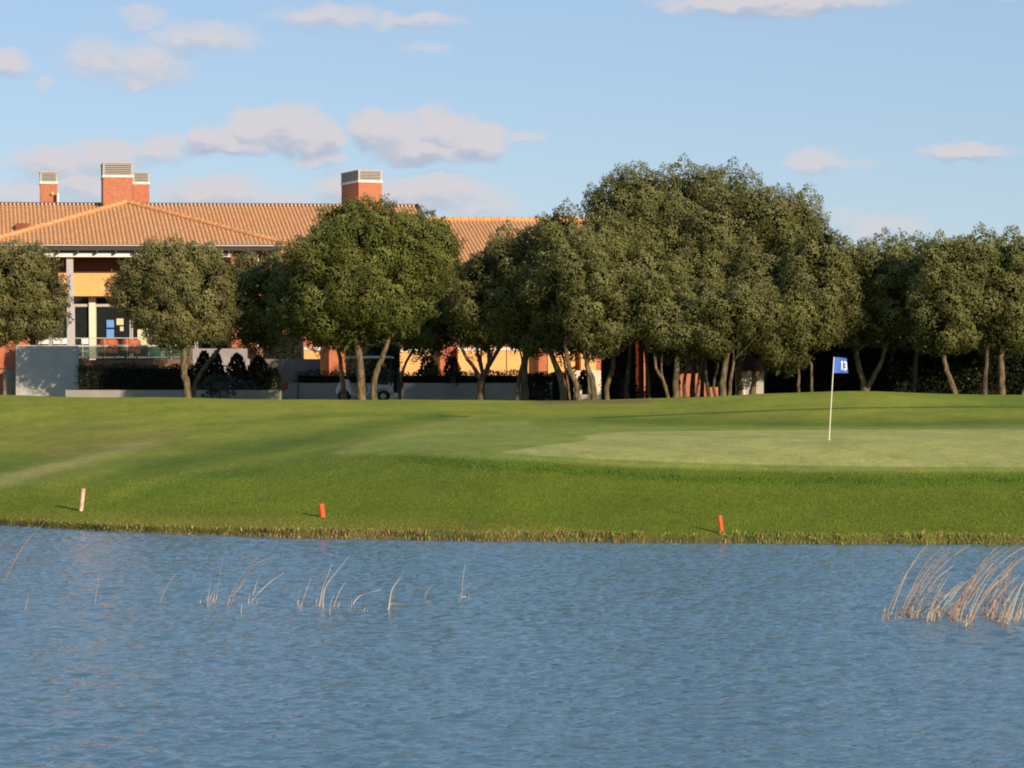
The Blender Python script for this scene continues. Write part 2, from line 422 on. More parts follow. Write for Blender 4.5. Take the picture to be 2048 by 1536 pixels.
def shore_dist(X, Y):
    s = X / np.maximum(Y, 1.0) * F
    w = np.interp(s, SHX, SHD) + 0.10 * np.sin(X * 1.7) + 0.06 * np.sin(X * 4.3 + 1) + 0.03 * np.sin(X * 11)
    return w
def terrain_z(X, Y):
    X = np.asarray(X, float); Y = np.asarray(Y, float)
    Yc = np.maximum(Y, 1.0)
    s = X / Yc * F
    sd_ = shore_dist(X, Y)
    ks = [sd_ + 0.12, np.interp(s, CX, D1), np.interp(s, CX, D2), np.interp(s, CX, D3), np.interp(s, CX, D4), np.interp(s, SX, CRD)]
    zs = [0.13 + 0 * s, smooth_interp(s, CX, Z1), smooth_interp(s, CX, Z2), smooth_interp(s, CX, Z3), smooth_interp(s, CX, Z4), smooth_interp(s, SX, CRZ)]
    ks.append(ks[-1] + 10); zs.append(np.minimum(zs[-1] - 0.12, 2.58))
    ks.append(ks[-1] + 300); zs.append(2.5 + 0 * s)
    K = np.stack(ks); Z = np.stack(zs)
    # Hermite along distance with Catmull slopes
    m = np.zeros_like(Z)
    m[1:-1] = (Z[2:] - Z[:-2]) / (K[2:] - K[:-2])
    m[0] = (Z[1] - Z[0]) / (K[1] - K[0]); m[-1] = 0; m[-2] = 0
    z = np.zeros_like(s) + Z[-1]
    for i in range(len(ks) - 1):
        h = K[i + 1] - K[i]; t = np.clip((Yc - K[i]) / h, 0, 1)
        zz = ((2 * t**3 - 3 * t**2 + 1) * Z[i] + (t**3 - 2 * t**2 + t) * h * m[i] + (-2 * t**3 + 3 * t**2) * Z[i + 1] + (t**3 - t**2) * h * m[i + 1])
        sel = (Yc >= K[i]) & (Yc < K[i + 1])
        z = np.where(sel, zz, z)
    z = z + undul(X, Y) * np.clip((Yc - sd_ - 0.5) / 3, 0, 1)
    under = Yc < K[0]
    edge = np.clip((K[0] - Yc) / 0.14, 0, 1)
    pond = 0.13 - edge * 0.23 - np.clip((K[0] - Yc - 0.14) * 0.35, 0, 1.5)
    z = np.where(under, pond, z)
    # near bank, where the camera stands
    near = np.clip((9.0 - Y) / 5.0, 0, 1)
    z = np.where(Y < 9.0, -1.6 + (1.62 + 1.6) * near * near * (3 - 2 * near), z)
    return z

def seg_dist(px, py, poly, sy=1.0):
    d = np.full(px.shape, 1e9)
    for (x0, y0), (x1, y1) in zip(poly[:-1], poly[1:]):
        ax, ay = x1 - x0, (y1 - y0) * sy
        qx, qy = px - x0, (py - y0) * sy
        t = np.clip((qx * ax + qy * ay) / (ax * ax + ay * ay), 0, 1)
        d = np.minimum(d, np.hypot(qx - t * ax, qy - t * ay))
    return d
def in_poly(px, py, poly):
    ins = np.zeros(px.shape, bool)
    n = len(poly)
    for i in range(n):
        x0, y0 = poly[i]; x1, y1 = poly[(i + 1) % n]
        c = ((y0 > py) != (y1 > py)) & (px < (x1 - x0) * (py - y0) / ((y1 - y0) + 1e-12) + x0)
        ins ^= c
    return ins
def soft_poly(px, py, poly, w):
    d = seg_dist(px, py, poly + [poly[0]], 3.0)
    ins = in_poly(px, py, poly)
    return np.clip(0.5 + np.where(ins, d, -d) / (2 * w), 0, 1)

GREEN = [(1005, 904), (1090, 890), (1150, 885), (1178, 878), (1160, 873), (1210, 866), (1350, 862), (1700, 860), (2300, 857), (2300, 933), (1850, 934), (1600, 931), (1400, 926), (1200, 918), (1080, 911)]
APRON = [(670, 905), (760, 878), (850, 858), (960, 842), (1130, 838), (1230, 850), (1500, 852), (2300, 848), (2300, 944), (1600, 944), (1300, 936), (1100, 924), (900, 914)]
C_ROUGH = np.array([0.120, 0.168, 0.015]); C_FAIR = np.array([0.235, 0.265, 0.032]); C_APRON = np.array([0.225, 0.268, 0.048])
C_GREEN = np.array([0.375, 0.380, 0.112]); C_DEEP = np.array([0.072, 0.145, 0.011]); C_PALE = np.array([0.34, 0.31, 0.105]); C_SOIL = np.array([0.10, 0.07, 0.035])
def turf_color(X, Y, Z):
    px, py = proj(X, np.maximum(Y, 20.), Z)
    c = np.zeros(px.shape + (3,)) + C_ROUGH
    def lay(c, col, a):
        a = np.clip(a, 0, 1)[..., None]
        return c * (1 - a) + col * a
    up = np.clip((880 - py - np.clip((px - 600) / 12, -50, 20)) / 40, 0, 1)
    c = lay(c, C_FAIR, up)
    g = lambda poly, w, sy=3.0: np.exp(-(seg_dist(px, py, poly, sy) / w)**2)
    # mown bands running diagonally on the left
    c = lay(c, C_PALE, g([(-300, 1010), (0, 962), (130, 930), (300, 885)], 34) * 0.8)
    c = lay(c, np.array([.22, .17, .05]), g([(100, 905), (250, 880), (330, 868)], 30) * 0.6)
    c = lay(c, C_FAIR, g([(120, 965), (330, 900), (560, 850), (760, 832)], 60) * 0.6)
    c = lay(c, C_DEEP, g([(180, 965), (300, 935), (440, 908), (600, 882), (740, 850), (880, 832)], 24) * 0.42)
    c = lay(c, C_FAIR, g([(240, 985), (430, 935), (640, 898), (800, 862)], 26) * 0.45)
    c = lay(c, C_DEEP, g([(280, 990), (400, 955), (520, 945)], 34) * 0.5)
    c = lay(c, C_DEEP, g([(400, 850), (560, 838), (700, 829), (880, 831)], 16) * 0.45)
    c = lay(c, np.array([.20, .20, .035]), g([(-200, 870), (50, 875), (200, 860)], 90) * 0.5)
    a = soft_poly(px, py, APRON, 12)
    c = lay(c, C_APRON, a)
    c = lay(c, C_PALE * 0.8 + C_FAIR * 0.2, g([(680, 906), (760, 878), (860, 852), (940, 838)], 18) * 0.45)
    c = lay(c, C_GREEN, soft_poly(px, py, GREEN, 3.0))
    # longer grass along the edge of the first cut
    c = lay(c, C_DEEP, g([(820, 915), (960, 930), (1150, 943), (1350, 957), (1600, 962), (1850, 962), (2300, 958)], 26) * 0.75)
    c = lay(c, C_DEEP, g([(1080, 846), (1250, 840), (1420, 845), (1700, 848), (2300, 846)], 22) * 0.5)
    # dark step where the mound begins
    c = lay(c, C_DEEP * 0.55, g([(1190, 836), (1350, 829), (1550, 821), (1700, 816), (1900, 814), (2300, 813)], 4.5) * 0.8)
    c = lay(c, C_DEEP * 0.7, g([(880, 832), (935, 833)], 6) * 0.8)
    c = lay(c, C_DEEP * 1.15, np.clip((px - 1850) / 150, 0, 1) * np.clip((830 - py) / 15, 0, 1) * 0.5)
    # worn soil near the trunks and at the waterline
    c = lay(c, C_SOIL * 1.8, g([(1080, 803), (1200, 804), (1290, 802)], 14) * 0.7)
    c = lay(c, np.array([.20, .19, .04]), g([(-100, 1030), (300, 1042), (700, 1050), (1100, 1062)], 45) * 0.45)
    bank = np.clip(1.0 - (Y - shore_dist(X, Y)) / 0.20, 0, 1)
    c = lay(c, C_SOIL * 0.8, np.where(Y < 75, bank * 1.3, 0))
    return c

def turf_material():
    m = bpy.data.materials.new('turf'); m.use_nodes = True
    nt = m.node_tree; N, L = nt.nodes, nt.links
    b = N['Principled BSDF']; b.inputs['Roughness'].default_value = 0.9; b.inputs['Specular IOR Level'].default_value = 0.12
    at = N.new('ShaderNodeAttribute'); at.attribute_name = 'turf'
    tc = N.new('ShaderNodeTexCoord')
    cur = at.outputs['Color']
    def noise(scale, det, st=(1, 1, 1)):
        mp = N.new('ShaderNodeMapping'); mp.inputs['Scale'].default_value = st; L.new(tc.outputs['Object'], mp.inputs[0])
        n = N.new('ShaderNodeTexNoise'); n.inputs['Scale'].default_value = scale; n.inputs['Detail'].default_value = det; n.inputs['Roughness'].default_value = 0.6
        L.new(mp.outputs[0], n.inputs['Vector']); return n
    for sc_, det, lo, hi, cl, ch, st in ((0.55, 5, .35, .65, (0.84, 0.87, 0.84), (1.15, 1.11, 1.1), (1, .6, 1)),
                                     (3.5, 6, .3, .7, (0.84, 0.86, 0.86), (1.16, 1.13, 1.1), (1, .55, 1)),
                                     (22.0, 4, .3, .7, (0.70, 0.74, 0.72), (1.30, 1.26, 1.3), (1, .45, 1)),
                                     (1.3, 4, .52, .72, (1, 1, 1), (1.14, 1.03, 1.0), (1, .6, 1))):
        n = noise(sc_, det, st)
        r = N.new('ShaderNodeValToRGB'); r.color_ramp.elements[0].position = lo; r.color_ramp.elements[1].position = hi
        r.color_ramp.elements[0].color = (*cl, 1); r.color_ramp.elements[1].color = (*ch, 1)
        L.new(n.outputs['Fac'], r.inputs[0])
        mx = N.new('ShaderNodeMix'); mx.data_type = 'RGBA'; mx.blend_type = 'MULTIPLY'; mx.inputs[0].default_value = 1
        L.new(cur, mx.inputs[6]); L.new(r.outputs[0], mx.inputs[7]); cur = mx.outputs[2]
    L.new(cur, b.inputs['Base Color'])
    nb = noise(30, 4)
    bp = N.new('ShaderNodeBump'); bp.inputs['Strength'].default_value = 0.35; bp.inputs['Distance'].default_value = 0.02
    L.new(nb.outputs['Fac'], bp.inputs['Height']); L.new(bp.outputs[0], b.inputs['Normal'])
    return m
M['turf'] = turf_material()
def blade_material():
    m = bpy.data.materials.new('grass_blade'); m.use_nodes = True
    nt = m.node_tree; N, L = nt.nodes, nt.links
    b = N['Principled BSDF']; b.inputs['Roughness'].default_value = 0.7; b.inputs['Specular IOR Level'].default_value = 0.2
    at = N.new('ShaderNodeAttribute'); at.attribute_name = 'turf'; L.new(at.outputs['Color'], b.inputs['Base Color'])
    return m
M['blade'] = blade_material()

def axis(parts):
    out = []
    for a, b_, n in parts: out.append(np.linspace(a, b_, n, endpoint=False))
    out.append([parts[-1][1]])
    return np.concatenate(out)
xs = axis([(-3000, -300, 10), (-300, -60, 14), (-60, -21, 40), (-21, 22, 300), (22, 60, 38), (60, 300, 14), (300, 3000, 10)])
ys = axis([(-1500, -60, 8), (-60, 0, 12), (0, 12, 24), (12, 53, 40), (53, 68, 190), (68, 106, 260), (106, 150, 60), (150, 400, 14), (400, 5000, 12)])
XX, YY = np.meshgrid(xs, ys)
ZZ = terrain_z(XX.ravel(), YY.ravel())
V = np.stack([XX.ravel(), YY.ravel(), ZZ], 1)
nx, ny = len(xs), len(ys)
ii, jj = np.meshgrid(np.arange(nx - 1), np.arange(ny - 1))
a = (jj * nx + ii).ravel()
FQ = np.stack([a, a + 1, a + nx + 1, a + nx], 1).ravel()
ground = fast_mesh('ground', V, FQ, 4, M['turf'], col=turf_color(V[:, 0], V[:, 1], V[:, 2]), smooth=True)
setprops(ground, kind='structure')

def gz(x, y): return float(terrain_z(np.array([x]), np.array([y]))[0])
def ground_hit(px, py, lo=50, hi=112):
    """first point where the photo ray meets the ground"""
    Ys = np.arange(lo, hi, 0.02); dx, dy = lvl(px, py)
    X = dx * Ys / F; Z = H - dy * Ys / F
    d = Z - terrain_z(X, Ys)
    k = np.argmax(d < 0)
    return np.array([X[k], Ys[k], terrain_z(X[k:k+1], Ys[k:k+1])[0]])
def water_hit(px, py):
    dx, dy = lvl(px, py); Y = F * H / dy
    return np.array([dx * Y / F, Y, 0.0])

# ---- grass blades on the rough and first cut (one ground cover)
def grass_blades(n, seed):
    r = np.random.default_rng(seed)
    Y = r.uniform(55, 74, n * 3); X = r.uniform(-1, 1, n * 3) * Y * 1070 / F
    sdv = shore_dist(X, Y)
    Z = terrain_z(X, Y)
    px, py = proj(X, Y, Z)
    keep = (Y > sdv + 0.2) & (soft_poly(px, py, APRON, 12) < r.uniform(0, 1, len(X)))
    dens = np.clip(1.1 - (Y - sdv) / 13, 0.0, 1) * np.clip((73.5 - Y) / 5, 0, 1)
    keep &= r.uniform(0, 1, len(X)) < dens
    X, Y, Z, px, py = X[keep][:n], Y[keep][:n], Z[keep][:n], px[keep][:n], py[keep][:n]
    n = len(X)
    edge = np.exp(-(seg_dist(px, py, [(820, 915), (960, 930), (1150, 943), (1350, 957), (1600, 962), (1850, 962), (2300, 958)], 3) / 24)**2)
    h = r.uniform(0.012, 0.030, n) * (1 + 2.6 * edge * r.uniform(0, 1, n) * (0.5 + 0.5 * np.sin(X * 3.1 + 2 * np.sin(X * .9 + Y)) * np.sin(Y * 5)))
    w = r.uniform(0.006, 0.013, n)
    an = r.uniform(0, np.pi, n)
    ln = r.normal(0, 0.5, (n, 2)) * h[:, None]
    p = np.stack([X, Y, Z - 0.004], 1)
    wv = np.stack([np.cos(an) * w, np.sin(an) * w, 0 * w], 1)
    v = np.stack([p - wv, p + wv, p + np.stack([ln[:, 0], ln[:, 1], h], 1)], 1).reshape(-1, 3)
    c = turf_color(X, Y, Z) * r.uniform(0.8, 1.25, (n, 1)) * (0.86 + 0.28 * (0.5 + 0.5 * np.sin(X * 1.3 + 2 * np.sin(Y * .9)) * np.sin(Y * 1.1 + np.sin(X * .7))))[:, None]
    yl = r.uniform(0, 1, n) < 0.10
    c[yl] = c[yl] * np.array([1.45, 1.1, 1.2])
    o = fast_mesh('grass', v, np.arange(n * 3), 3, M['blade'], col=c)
    setprops(o, 'short rough grass on the bank above the water', 'grass', kind='stuff')
grass_blades(230000, 3)

# ---- dry cut reeds along the waterline
def shore_reeds(n, seed):
    r = np.random.default_rng(seed)
    s = r.uniform(-1060, 1060, n)
    Y0 = np.interp(s, SHX, SHD); X = s / F * Y0
    Y = shore_dist(X, Y0) + r.uniform(-0.12, 0.32, n)
    tuft = 0.5 + 0.5 * np.sin(X * 5.1 + np.sin(X * 1.7) * 3) * np.sin(X * 13.7 + 1)
    keep = r.uniform(0, 1, n) < (0.2 + 0.8 * tuft) * (0.55 + 0.45 * np.sin(X * 0.8 + 2 * np.sin(X * .37)))+0.1
    X, Y = X[keep], Y[keep]; n = len(X)
    Z = np.maximum(terrain_z(X, Y) - 0.02, -0.03)
    h = r.uniform(0.03, 0.10, n) * (0.7 + 0.6 * tuft[keep]) * (0.85 + 0.4 * np.sin(X * 0.9)**2)
    h = h * np.clip(0.55 + (X + 12) / 16, 0.5, 1.0)
    w = r.uniform(0.005, 0.013, n); an = r.uniform(-0.6, 0.6, n)
    ln = r.normal(0, 0.18, (n, 2)) * h[:, None]; ln[:, 0] += 0.1 * h
    p = np.stack([X, Y, Z], 1)
    wv = np.stack([np.cos(an) * w, np.sin(an) * w, 0 * w], 1)
    top = p + np.stack([ln[:, 0], ln[:, 1], h], 1)
    v = np.stack([p - wv, p + wv, top + wv * .5, top - wv * .5], 1).reshape(-1, 4, 3).reshape(-1, 3)
    pal = np.array([[.42, .30, .10], [.30, .22, .07], [.52, .40, .16], [.20, .20, .04], [.12, .13, .03], [.24, .12, .06], [.08, .05, .03]])
    c = pal[r.choice(7, n, p=[.2, .16, .10, .22, .14, .08, .10])] * r.uniform(0.5, 0.95, (n, 1))
    green = (r.uniform(0, 1, n) < np.clip((X + 2) / 18, 0, .45))
    c[green] = np.array([.15, .20, .025]) * r.uniform(0.7, 1.2, (green.sum(), 1))
    o = fast_mesh('shore_reeds', v, np.arange(n * 4), 4, M['blade'], col=c)
    setprops(o, 'dry yellow cut reeds fringing the waterline', 'reeds', kind='stuff')
shore_reeds(17000, 9)

# ============================================================ water
def build_water():
    xs = axis([(-2500, -100, 8), (-100, -14, 20), (-14, 14, 440), (14, 100, 20), (100, 2500, 8)])
    ys = axis([(-0.5, 20, 30), (20, 70, 1080), (70, 74, 4)])
    X, Y = np.meshgrid(xs, ys); X = X.ravel(); Y = Y.ravel()
    r = np.random.default_rng(11)
    z = np.zeros_like(X)
    main = math.radians(62)     # travel direction of the wind waves
    gust = 1.0 + 0.12 * np.sin(X * 0.23 + Y * 0.11 + 1) + 0.10 * np.sin(X * -0.31 + Y * 0.27)
    for i in range(64):
        lam = 0.14 * (4.6 ** (i / 63.0)) * r.uniform(0.9, 1.1)
        k = 2 * math.pi / lam
        a = main + r.normal(0, 0.55)
        slope = 0.035 if lam < 0.30 else (0.028 if lam < 0.46 else 0.012)
        ph = r.uniform(0, 6.28)
        th = k * (X * math.cos(a) + Y * math.sin(a)) + ph + 0.6 * np.sin(0.5 * X * math.cos(a + 1.2) + 0.45 * Y * math.sin(a + 1.2) + ph * 2)
        z += slope / k * (np.sin(th) + 0.25 * np.sin(2 * th + 1.57))
    z *= gust
    z *= np.clip((shore_dist(X, Y) - Y) / 4, 0.8, 1)
    V = np.stack([X, Y, z], 1)
    nx, ny = len(xs), len(ys)
    ii, jj = np.meshgrid(np.arange(nx - 1), np.arange(ny - 1))
    a = (jj * nx + ii).ravel()
    FQ = np.stack([a, a + 1, a + nx + 1, a + nx], 1).ravel()
    m = bpy.data.materials.new('pond_water'); m.use_nodes = True
    nt = m.node_tree; b = nt.nodes['Principled BSDF']
    b.inputs['Base Color'].default_value = (0.060, 0.135, 0.180, 1)
    b.inputs['Roughness'].default_value = 0.04; b.inputs['IOR'].default_value = 1.333
    b.inputs['Specular IOR Level'].default_value = 0.5
    tc = nt.nodes.new('ShaderNodeTexCoord'); mp = nt.nodes.new('ShaderNodeMapping'); nt.links.new(tc.outputs['Object'], mp.inputs[0])
    mp.inputs['Rotation'].default_value = (0, 0, math.radians(-20)); mp.inputs['Scale'].default_value = (0.8, 1.4, 1)
    nz = nt.nodes.new('ShaderNodeTexNoise'); nz.inputs['Scale'].default_value = 11; nz.inputs['Detail'].default_value = 4; nt.links.new(mp.outputs[0], nz.inputs['Vector'])
    bp = nt.nodes.new('ShaderNodeBump'); bp.inputs['Strength'].default_value = 0.6; bp.inputs['Distance'].default_value = 0.02
    nt.links.new(nz.outputs['Fac'], bp.inputs['Height']); nt.links.new(bp.outputs[0], b.inputs['Normal'])
    o = fast_mesh('water', V, FQ, 4, m, smooth=True)
    setprops(o, kind='structure')
build_water()

# ============================================================ foliage
def foliage(rng, centers, rads, nleaf, L=(0.09, 0.17), W=0.68, upw=0.6, stretch=None):
    """leaf kites on the surface of clumps. centers (n,3), rads (n,), outward axis per clump in stretch (n,3)"""
    n = len(centers)
    cnt = np.maximum((nleaf * (rads / rads.mean())**2).astype(int), 8)
    idx = np.repeat(np.arange(n), cnt)
    m = len(idx)
    d = rng.normal(size=(m, 3)); d /= np.linalg.norm(d, axis=1, keepdims=True)
    ax = stretch[idx]
    # favour the outward side of every clump
    flip = (np.sum(d * ax, 1) < -0.15) & (rng.uniform(size=m) < 0.85)
    d[flip] *= -1
    rr = rng.uniform(0.82, 1.04, m) * rads[idx] * (1 + 0.22 * np.sin(d[:, 0] * 5 + idx) * np.sin(d[:, 2] * 6 + idx * 1.7))
    pos = centers[idx] + d * rr[:, None] + ax * (np.sum(d * ax, 1) * rr * 0.5)[:, None]
    nm = d + ax * 0.35 + rng.normal(size=(m, 3)) * 0.20
    nm /= np.linalg.norm(nm, axis=1, keepdims=True)
    a = np.array([0, 0, upw]) + d * 0.3 + rng.normal(size=(m, 3)) * 0.6
    spiky = (rng.uniform(size=m) < 0.14)[:, None]
    a = np.where(spiky, d * 0.9 + np.array([0, 0, 0.7]) + rng.normal(size=(m, 3)) * 0.3, a - nm * np.sum(a * nm, 1, keepdims=True) * 0.85)
    a /= np.linalg.norm(a, axis=1, keepdims=True)
    w = np.cross(a, nm); w /= np.linalg.norm(w, axis=1, keepdims=True) + 1e-9
    ln = rng.uniform(L[0], L[1], m)[:, None]
    wd = ln * W * 0.5
    v = np.stack([pos, pos + a * ln * .5 + w * wd, pos + a * ln, pos + a * ln * .5 - w * wd], 1).reshape(-1, 3)
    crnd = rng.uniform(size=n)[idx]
    top = np.clip(0.5 + 0.5 * (d[:, 2] * 0.7 + np.sum(d * ax, 1) * 0.5), 0, 1)  # colour rises toward clump tops: pale new growth plus painted-in sunlight
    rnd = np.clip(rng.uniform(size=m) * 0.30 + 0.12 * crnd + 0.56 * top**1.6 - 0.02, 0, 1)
    return v, rnd

def ell_area(a, b_, c):
    p = 1.6
    return 4 * math.pi * (((a * b_)**p + (a * c)**p + (b_ * c)**p) / 3)**(1 / p)

def tree(label, Y, blobs, trunks, leaf='leaf_olive', seed=1, rc=0.55, dens=1.1, nleaf=230, group=None, name='oak_tree', bark='bark', depthk=0.9, size=(0.065, 0.122)):
    rng = np.random.default_rng(seed); rnd_ = random.Random(seed)
    b0 = trunks[0][0][0]
    base = unproj(b0[0], b0[1], Y); base[2] = gz(base[0], base[1])
    root = thing(name, base, label, 'tree', group)
    ells = []
    for bl in blobs:
        cx, cy, rx, ry = bl[:4]; dy = bl[4] if len(bl) > 4 else 0.0
        Yb = Y + dy
        c = unproj(cx, cy, Yb); k = Yb / F
        ells.append((c, np.array([rx * k, max(min(rx, ry * 1.3) * k * depthk, 0.7), ry * k])))
    C, R_, AX = [], [], []
    for bi, (c, r) in enumerate(ells):
        r_in = np.maximum(r - rc * (0.75 if rc < .6 else 0.92), 0.25)
        n = int(dens * ell_area(*r_in) / (math.pi * rc * rc * 0.62)) + 4
        n = int(n * 2.2)
        d = rng.normal(size=(n, 3)); d /= np.linalg.norm(d, axis=1, keepdims=True)
        sel = []; q_ = d * r_in; mind = rc * 0.95
        for i in range(n):
            if not sel or np.min(np.sum((q_[sel] - q_[i])**2, 1)) > mind * mind: sel.append(i)
        d = d[sel]; n = len(sel)
        t = rng.uniform(0.87, 1.03, n)[:, None]
        p = c + d * r_in * t
        nrm = d / r_in; nrm /= np.linalg.norm(nrm, axis=1, keepdims=True)
        keep = np.ones(n, bool)
        for bj, (c2, r2) in enumerate(ells):
            if bj != bi:
                keep &= np.sum(((p - c2) / np.maximum(r2 - rc * 1.3, 0.2))**2, 1) > 1
        p, nrm = p[keep], nrm[keep]
        C.append(p); AX.append(nrm * 0.7 + np.array([0, 0, 0.5])); R_.append(rng.uniform(0.75, 1.22, len(p)) * rc)
    C = np.concatenate(C); AX = np.concatenate(AX); R_ = np.concatenate(R_)
    AX /= np.linalg.norm(AX, axis=1, keepdims=True)
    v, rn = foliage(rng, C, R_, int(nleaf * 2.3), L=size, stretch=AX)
    # inner filling of twigs and leaves, coloured dark as painted inner shade
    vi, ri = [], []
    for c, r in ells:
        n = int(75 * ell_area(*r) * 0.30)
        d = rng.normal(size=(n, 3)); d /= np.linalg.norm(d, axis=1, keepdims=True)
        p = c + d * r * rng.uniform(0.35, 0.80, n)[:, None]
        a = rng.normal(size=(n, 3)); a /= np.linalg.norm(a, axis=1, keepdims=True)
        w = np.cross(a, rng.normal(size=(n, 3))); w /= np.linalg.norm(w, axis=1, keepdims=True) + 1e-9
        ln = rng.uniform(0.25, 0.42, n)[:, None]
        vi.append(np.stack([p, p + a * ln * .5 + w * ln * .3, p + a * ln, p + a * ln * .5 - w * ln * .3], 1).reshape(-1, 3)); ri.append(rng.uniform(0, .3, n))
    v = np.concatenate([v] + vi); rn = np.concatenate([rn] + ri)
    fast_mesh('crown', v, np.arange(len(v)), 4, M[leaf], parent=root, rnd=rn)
    # trunks
    mb = MB()
    for pts, wpx in trunks:
        P = []
        for i, q in enumerate(pts):
            w_ = unproj(q[0], q[1], Y + (q[2] if len(q) > 2 else 0))
            P.append(w_)
        P[0] = P[0].copy()
        if len(pts[0]) < 3: P[0][2] = min(P[0][2], gz(P[0][0], P[0][1])) - 0.15
        r0 = wpx * Y / F / 2
        # resample with wobble
        pts3 = []
        rad = []
        n = len(P)
        seg = 5
        tot = (n - 1) * seg
        for i in range(n - 1):
            for k in range(seg + (1 if i == n - 2 else 0)):
                t = k / seg
                p0 = P[max(i - 1, 0)]; p1 = P[i]; p2 = P[i + 1]; p3 = P[min(i + 2, n - 1)]
                q = 0.5 * ((2 * p1) + (-p0 + p2) * t + (2 * p0 - 5 * p1 + 4 * p2 - p3) * t**2 + (-p0 + 3 * p1 - 3 * p2 + p3) * t**3)
                s = (i * seg + k) / tot
                q = q + np.array([rnd_.gauss(0, .012), rnd_.gauss(0, .02), 0])
                pts3.append(q); rad.append(r0 * ((1.22 - 0.22 * min(s * 5, 1)) * (1 - 0.35 * s)) * rnd_.uniform(0.93, 1.07))
        mb.tube(pts3, rad, 9)
        # limbs into the crown
        top = np.array(pts3[-1]); rt = rad[-1]
        order = np.argsort(np.linalg.norm(C - top, axis=1))
        cand = order[:max(int(len(order) * 0.6), 6)]
        for k in range(5 if wpx > 9 else 3):
            tgt = C[cand[rnd_.randrange(len(cand))]]
            if tgt[2] < top[2] + 0.2: tgt = tgt + np.array([0, 0, 0.8])
            mid = top * 0.5 + tgt * 0.5 + np.array([rnd_.gauss(0, .15), rnd_.gauss(0, .15), -0.1])
            mb.tube([top - np.array([0, 0, 0.05]), top * .75 + mid * .25, mid, tgt], [rt * .75, rt * .6, rt * .42, rt * .15], 6)
    mb.build('trunk', M[bark], root, smooth=True)
    return root

G_OAK = 'holm oaks between the green and the clubhouse'
tree('small oak at the left picture edge before the orange wall', 112,
     [(20, 570, 92, 78), (70, 620, 66, 62), (-60, 600, 100, 105), (30, 645, 75, 42), (95, 590, 40, 55)],
     [([(-40, 802), (-36, 750), (-30, 690)], 13)], 'leaf_grey', 21, rc=0.48, nleaf=210)
tree('rounded grey-green oak with one pale trunk before the terrace', 110,
     [(330, 555, 84, 68), (395, 600, 78, 82), (290, 590, 62, 62), (345, 635, 80, 62), (420, 645, 42, 46), (390, 540, 55, 50)],
     [([(375, 802), (374, 775), (368, 745), (366, 700)], 17), ([(368, 745, 0), (378, 718), (384, 690)], 8)], 'leaf_grey', 22, rc=0.44, nleaf=200, dens=.92)
tree('dark shaded oak filling the gap left of the bushy green oak', 120,
     [(512, 585, 58, 78), (478, 560, 36, 45), (380, 585, 66, 52), (440, 600, 60, 58), (315, 590, 58, 50), (270, 580, 50, 40), (505, 662, 44, 36), (540, 640, 44, 70), (560, 560, 40, 60)],  # left lobes added out of view to throw dappled shade on grey wall
     [([(384, 802), (392, 765), (420, 720), (455, 680)], 10)], 'leaf_olive', 23, rc=0.5, nleaf=170, bark='bark_dark')
tree('slender leaning oak just left of the twin trunked oak', 114,
     [(625, 630, 66, 68), (585, 600, 46, 56), (650, 570, 50, 60)],
     [([(689, 803), (686, 770), (680, 720), (674, 680)], 11)], 'leaf_green', 24, rc=0.5, nleaf=210)
tree('bushy bright green oak with twin trunks beside the golf cart', 113,
     [(735, 490, 98, 86), (665, 545, 92, 88), (830, 515, 82, 86), (745, 590, 120, 88), (870, 480, 44, 48), (640, 610, 75, 66), (770, 630, 70, 58), (700, 440, 60, 36), (690, 670, 60, 34)],
     [([(721, 803), (722, 770), (720, 725), (712, 680)], 19), ([(748, 803), (747, 772), (752, 745), (761, 722), (777, 680)], 14)], 'leaf_green', 25, rc=0.56, nleaf=240)
tree('dark oak in shade behind the bushy green oak', 121,
     [(865, 610, 62, 82), (905, 640, 55, 60), (830, 640, 60, 58), (915, 570, 40, 50), (850, 680, 66, 30)],
     [([(799, 803), (801, 770), (808, 735), (836, 680)], 7)], 'leaf_olive', 26, rc=0.5, nleaf=170, bark='bark_dark')
tree('oak with dark trunk forked into a wide V', 115,
     [(975, 560, 56, 62), (985, 620, 82, 72), (980, 660, 84, 38), (935, 640, 44, 52), (1030, 640, 52, 52)],
     [([(962, 803), (961, 770), (966, 752)], 18), ([(963, 762, 0), (948, 735), (932, 715), (922, 692)], 9), ([(966, 755, 0), (978, 728), (976, 690)], 11), ([(974, 732, 0), (988, 712), (998, 690)], 7)],
     'leaf_olive', 27, rc=0.5, nleaf=210, bark='bark_dark')
tree('oak with a pair of dark trunks right of the V forked oak', 114,
     [(1040, 520, 64, 58), (1050, 590, 62, 68), (1065, 650, 50, 52), (1060, 685, 42, 26)],
     [([(1050, 803), (1048, 765), (1052, 700)], 17), ([(1034, 803), (1036, 770), (1046, 720)], 9)], 'leaf_olive', 28, rc=0.5, nleaf=210, bark='bark_dark')
tree('tall oak with a thick trunk leaning left at the start of the grove', 112,
     [(1115, 470, 50, 52), (1140, 530, 80, 66), (1100, 590, 62, 72), (1105, 660, 40, 48), (1130, 685, 46, 26)],
     [([(1129, 804), (1126, 775), (1116, 740), (1098, 700)], 17), ([(1140, 804), (1136, 770), (1128, 720)], 6)], 'leaf_olive', 29, rc=0.52, nleaf=220)
tree('oak with two sinuous pale trunks left of the great dome', 110.5,
     [(1185, 620, 72, 82), (1160, 560, 62, 62), (1215, 660, 52, 48), (1180, 690, 50, 26)],
     [([(1158, 804), (1152, 770), (1138, 735), (1130, 690)], 13), ([(1187, 804), (1186, 765), (1174, 730), (1177, 690)], 13), ([(1180, 804), (1178, 770), (1177, 740)], 7)], 'leaf_olive', 30, rc=0.5, nleaf=220)
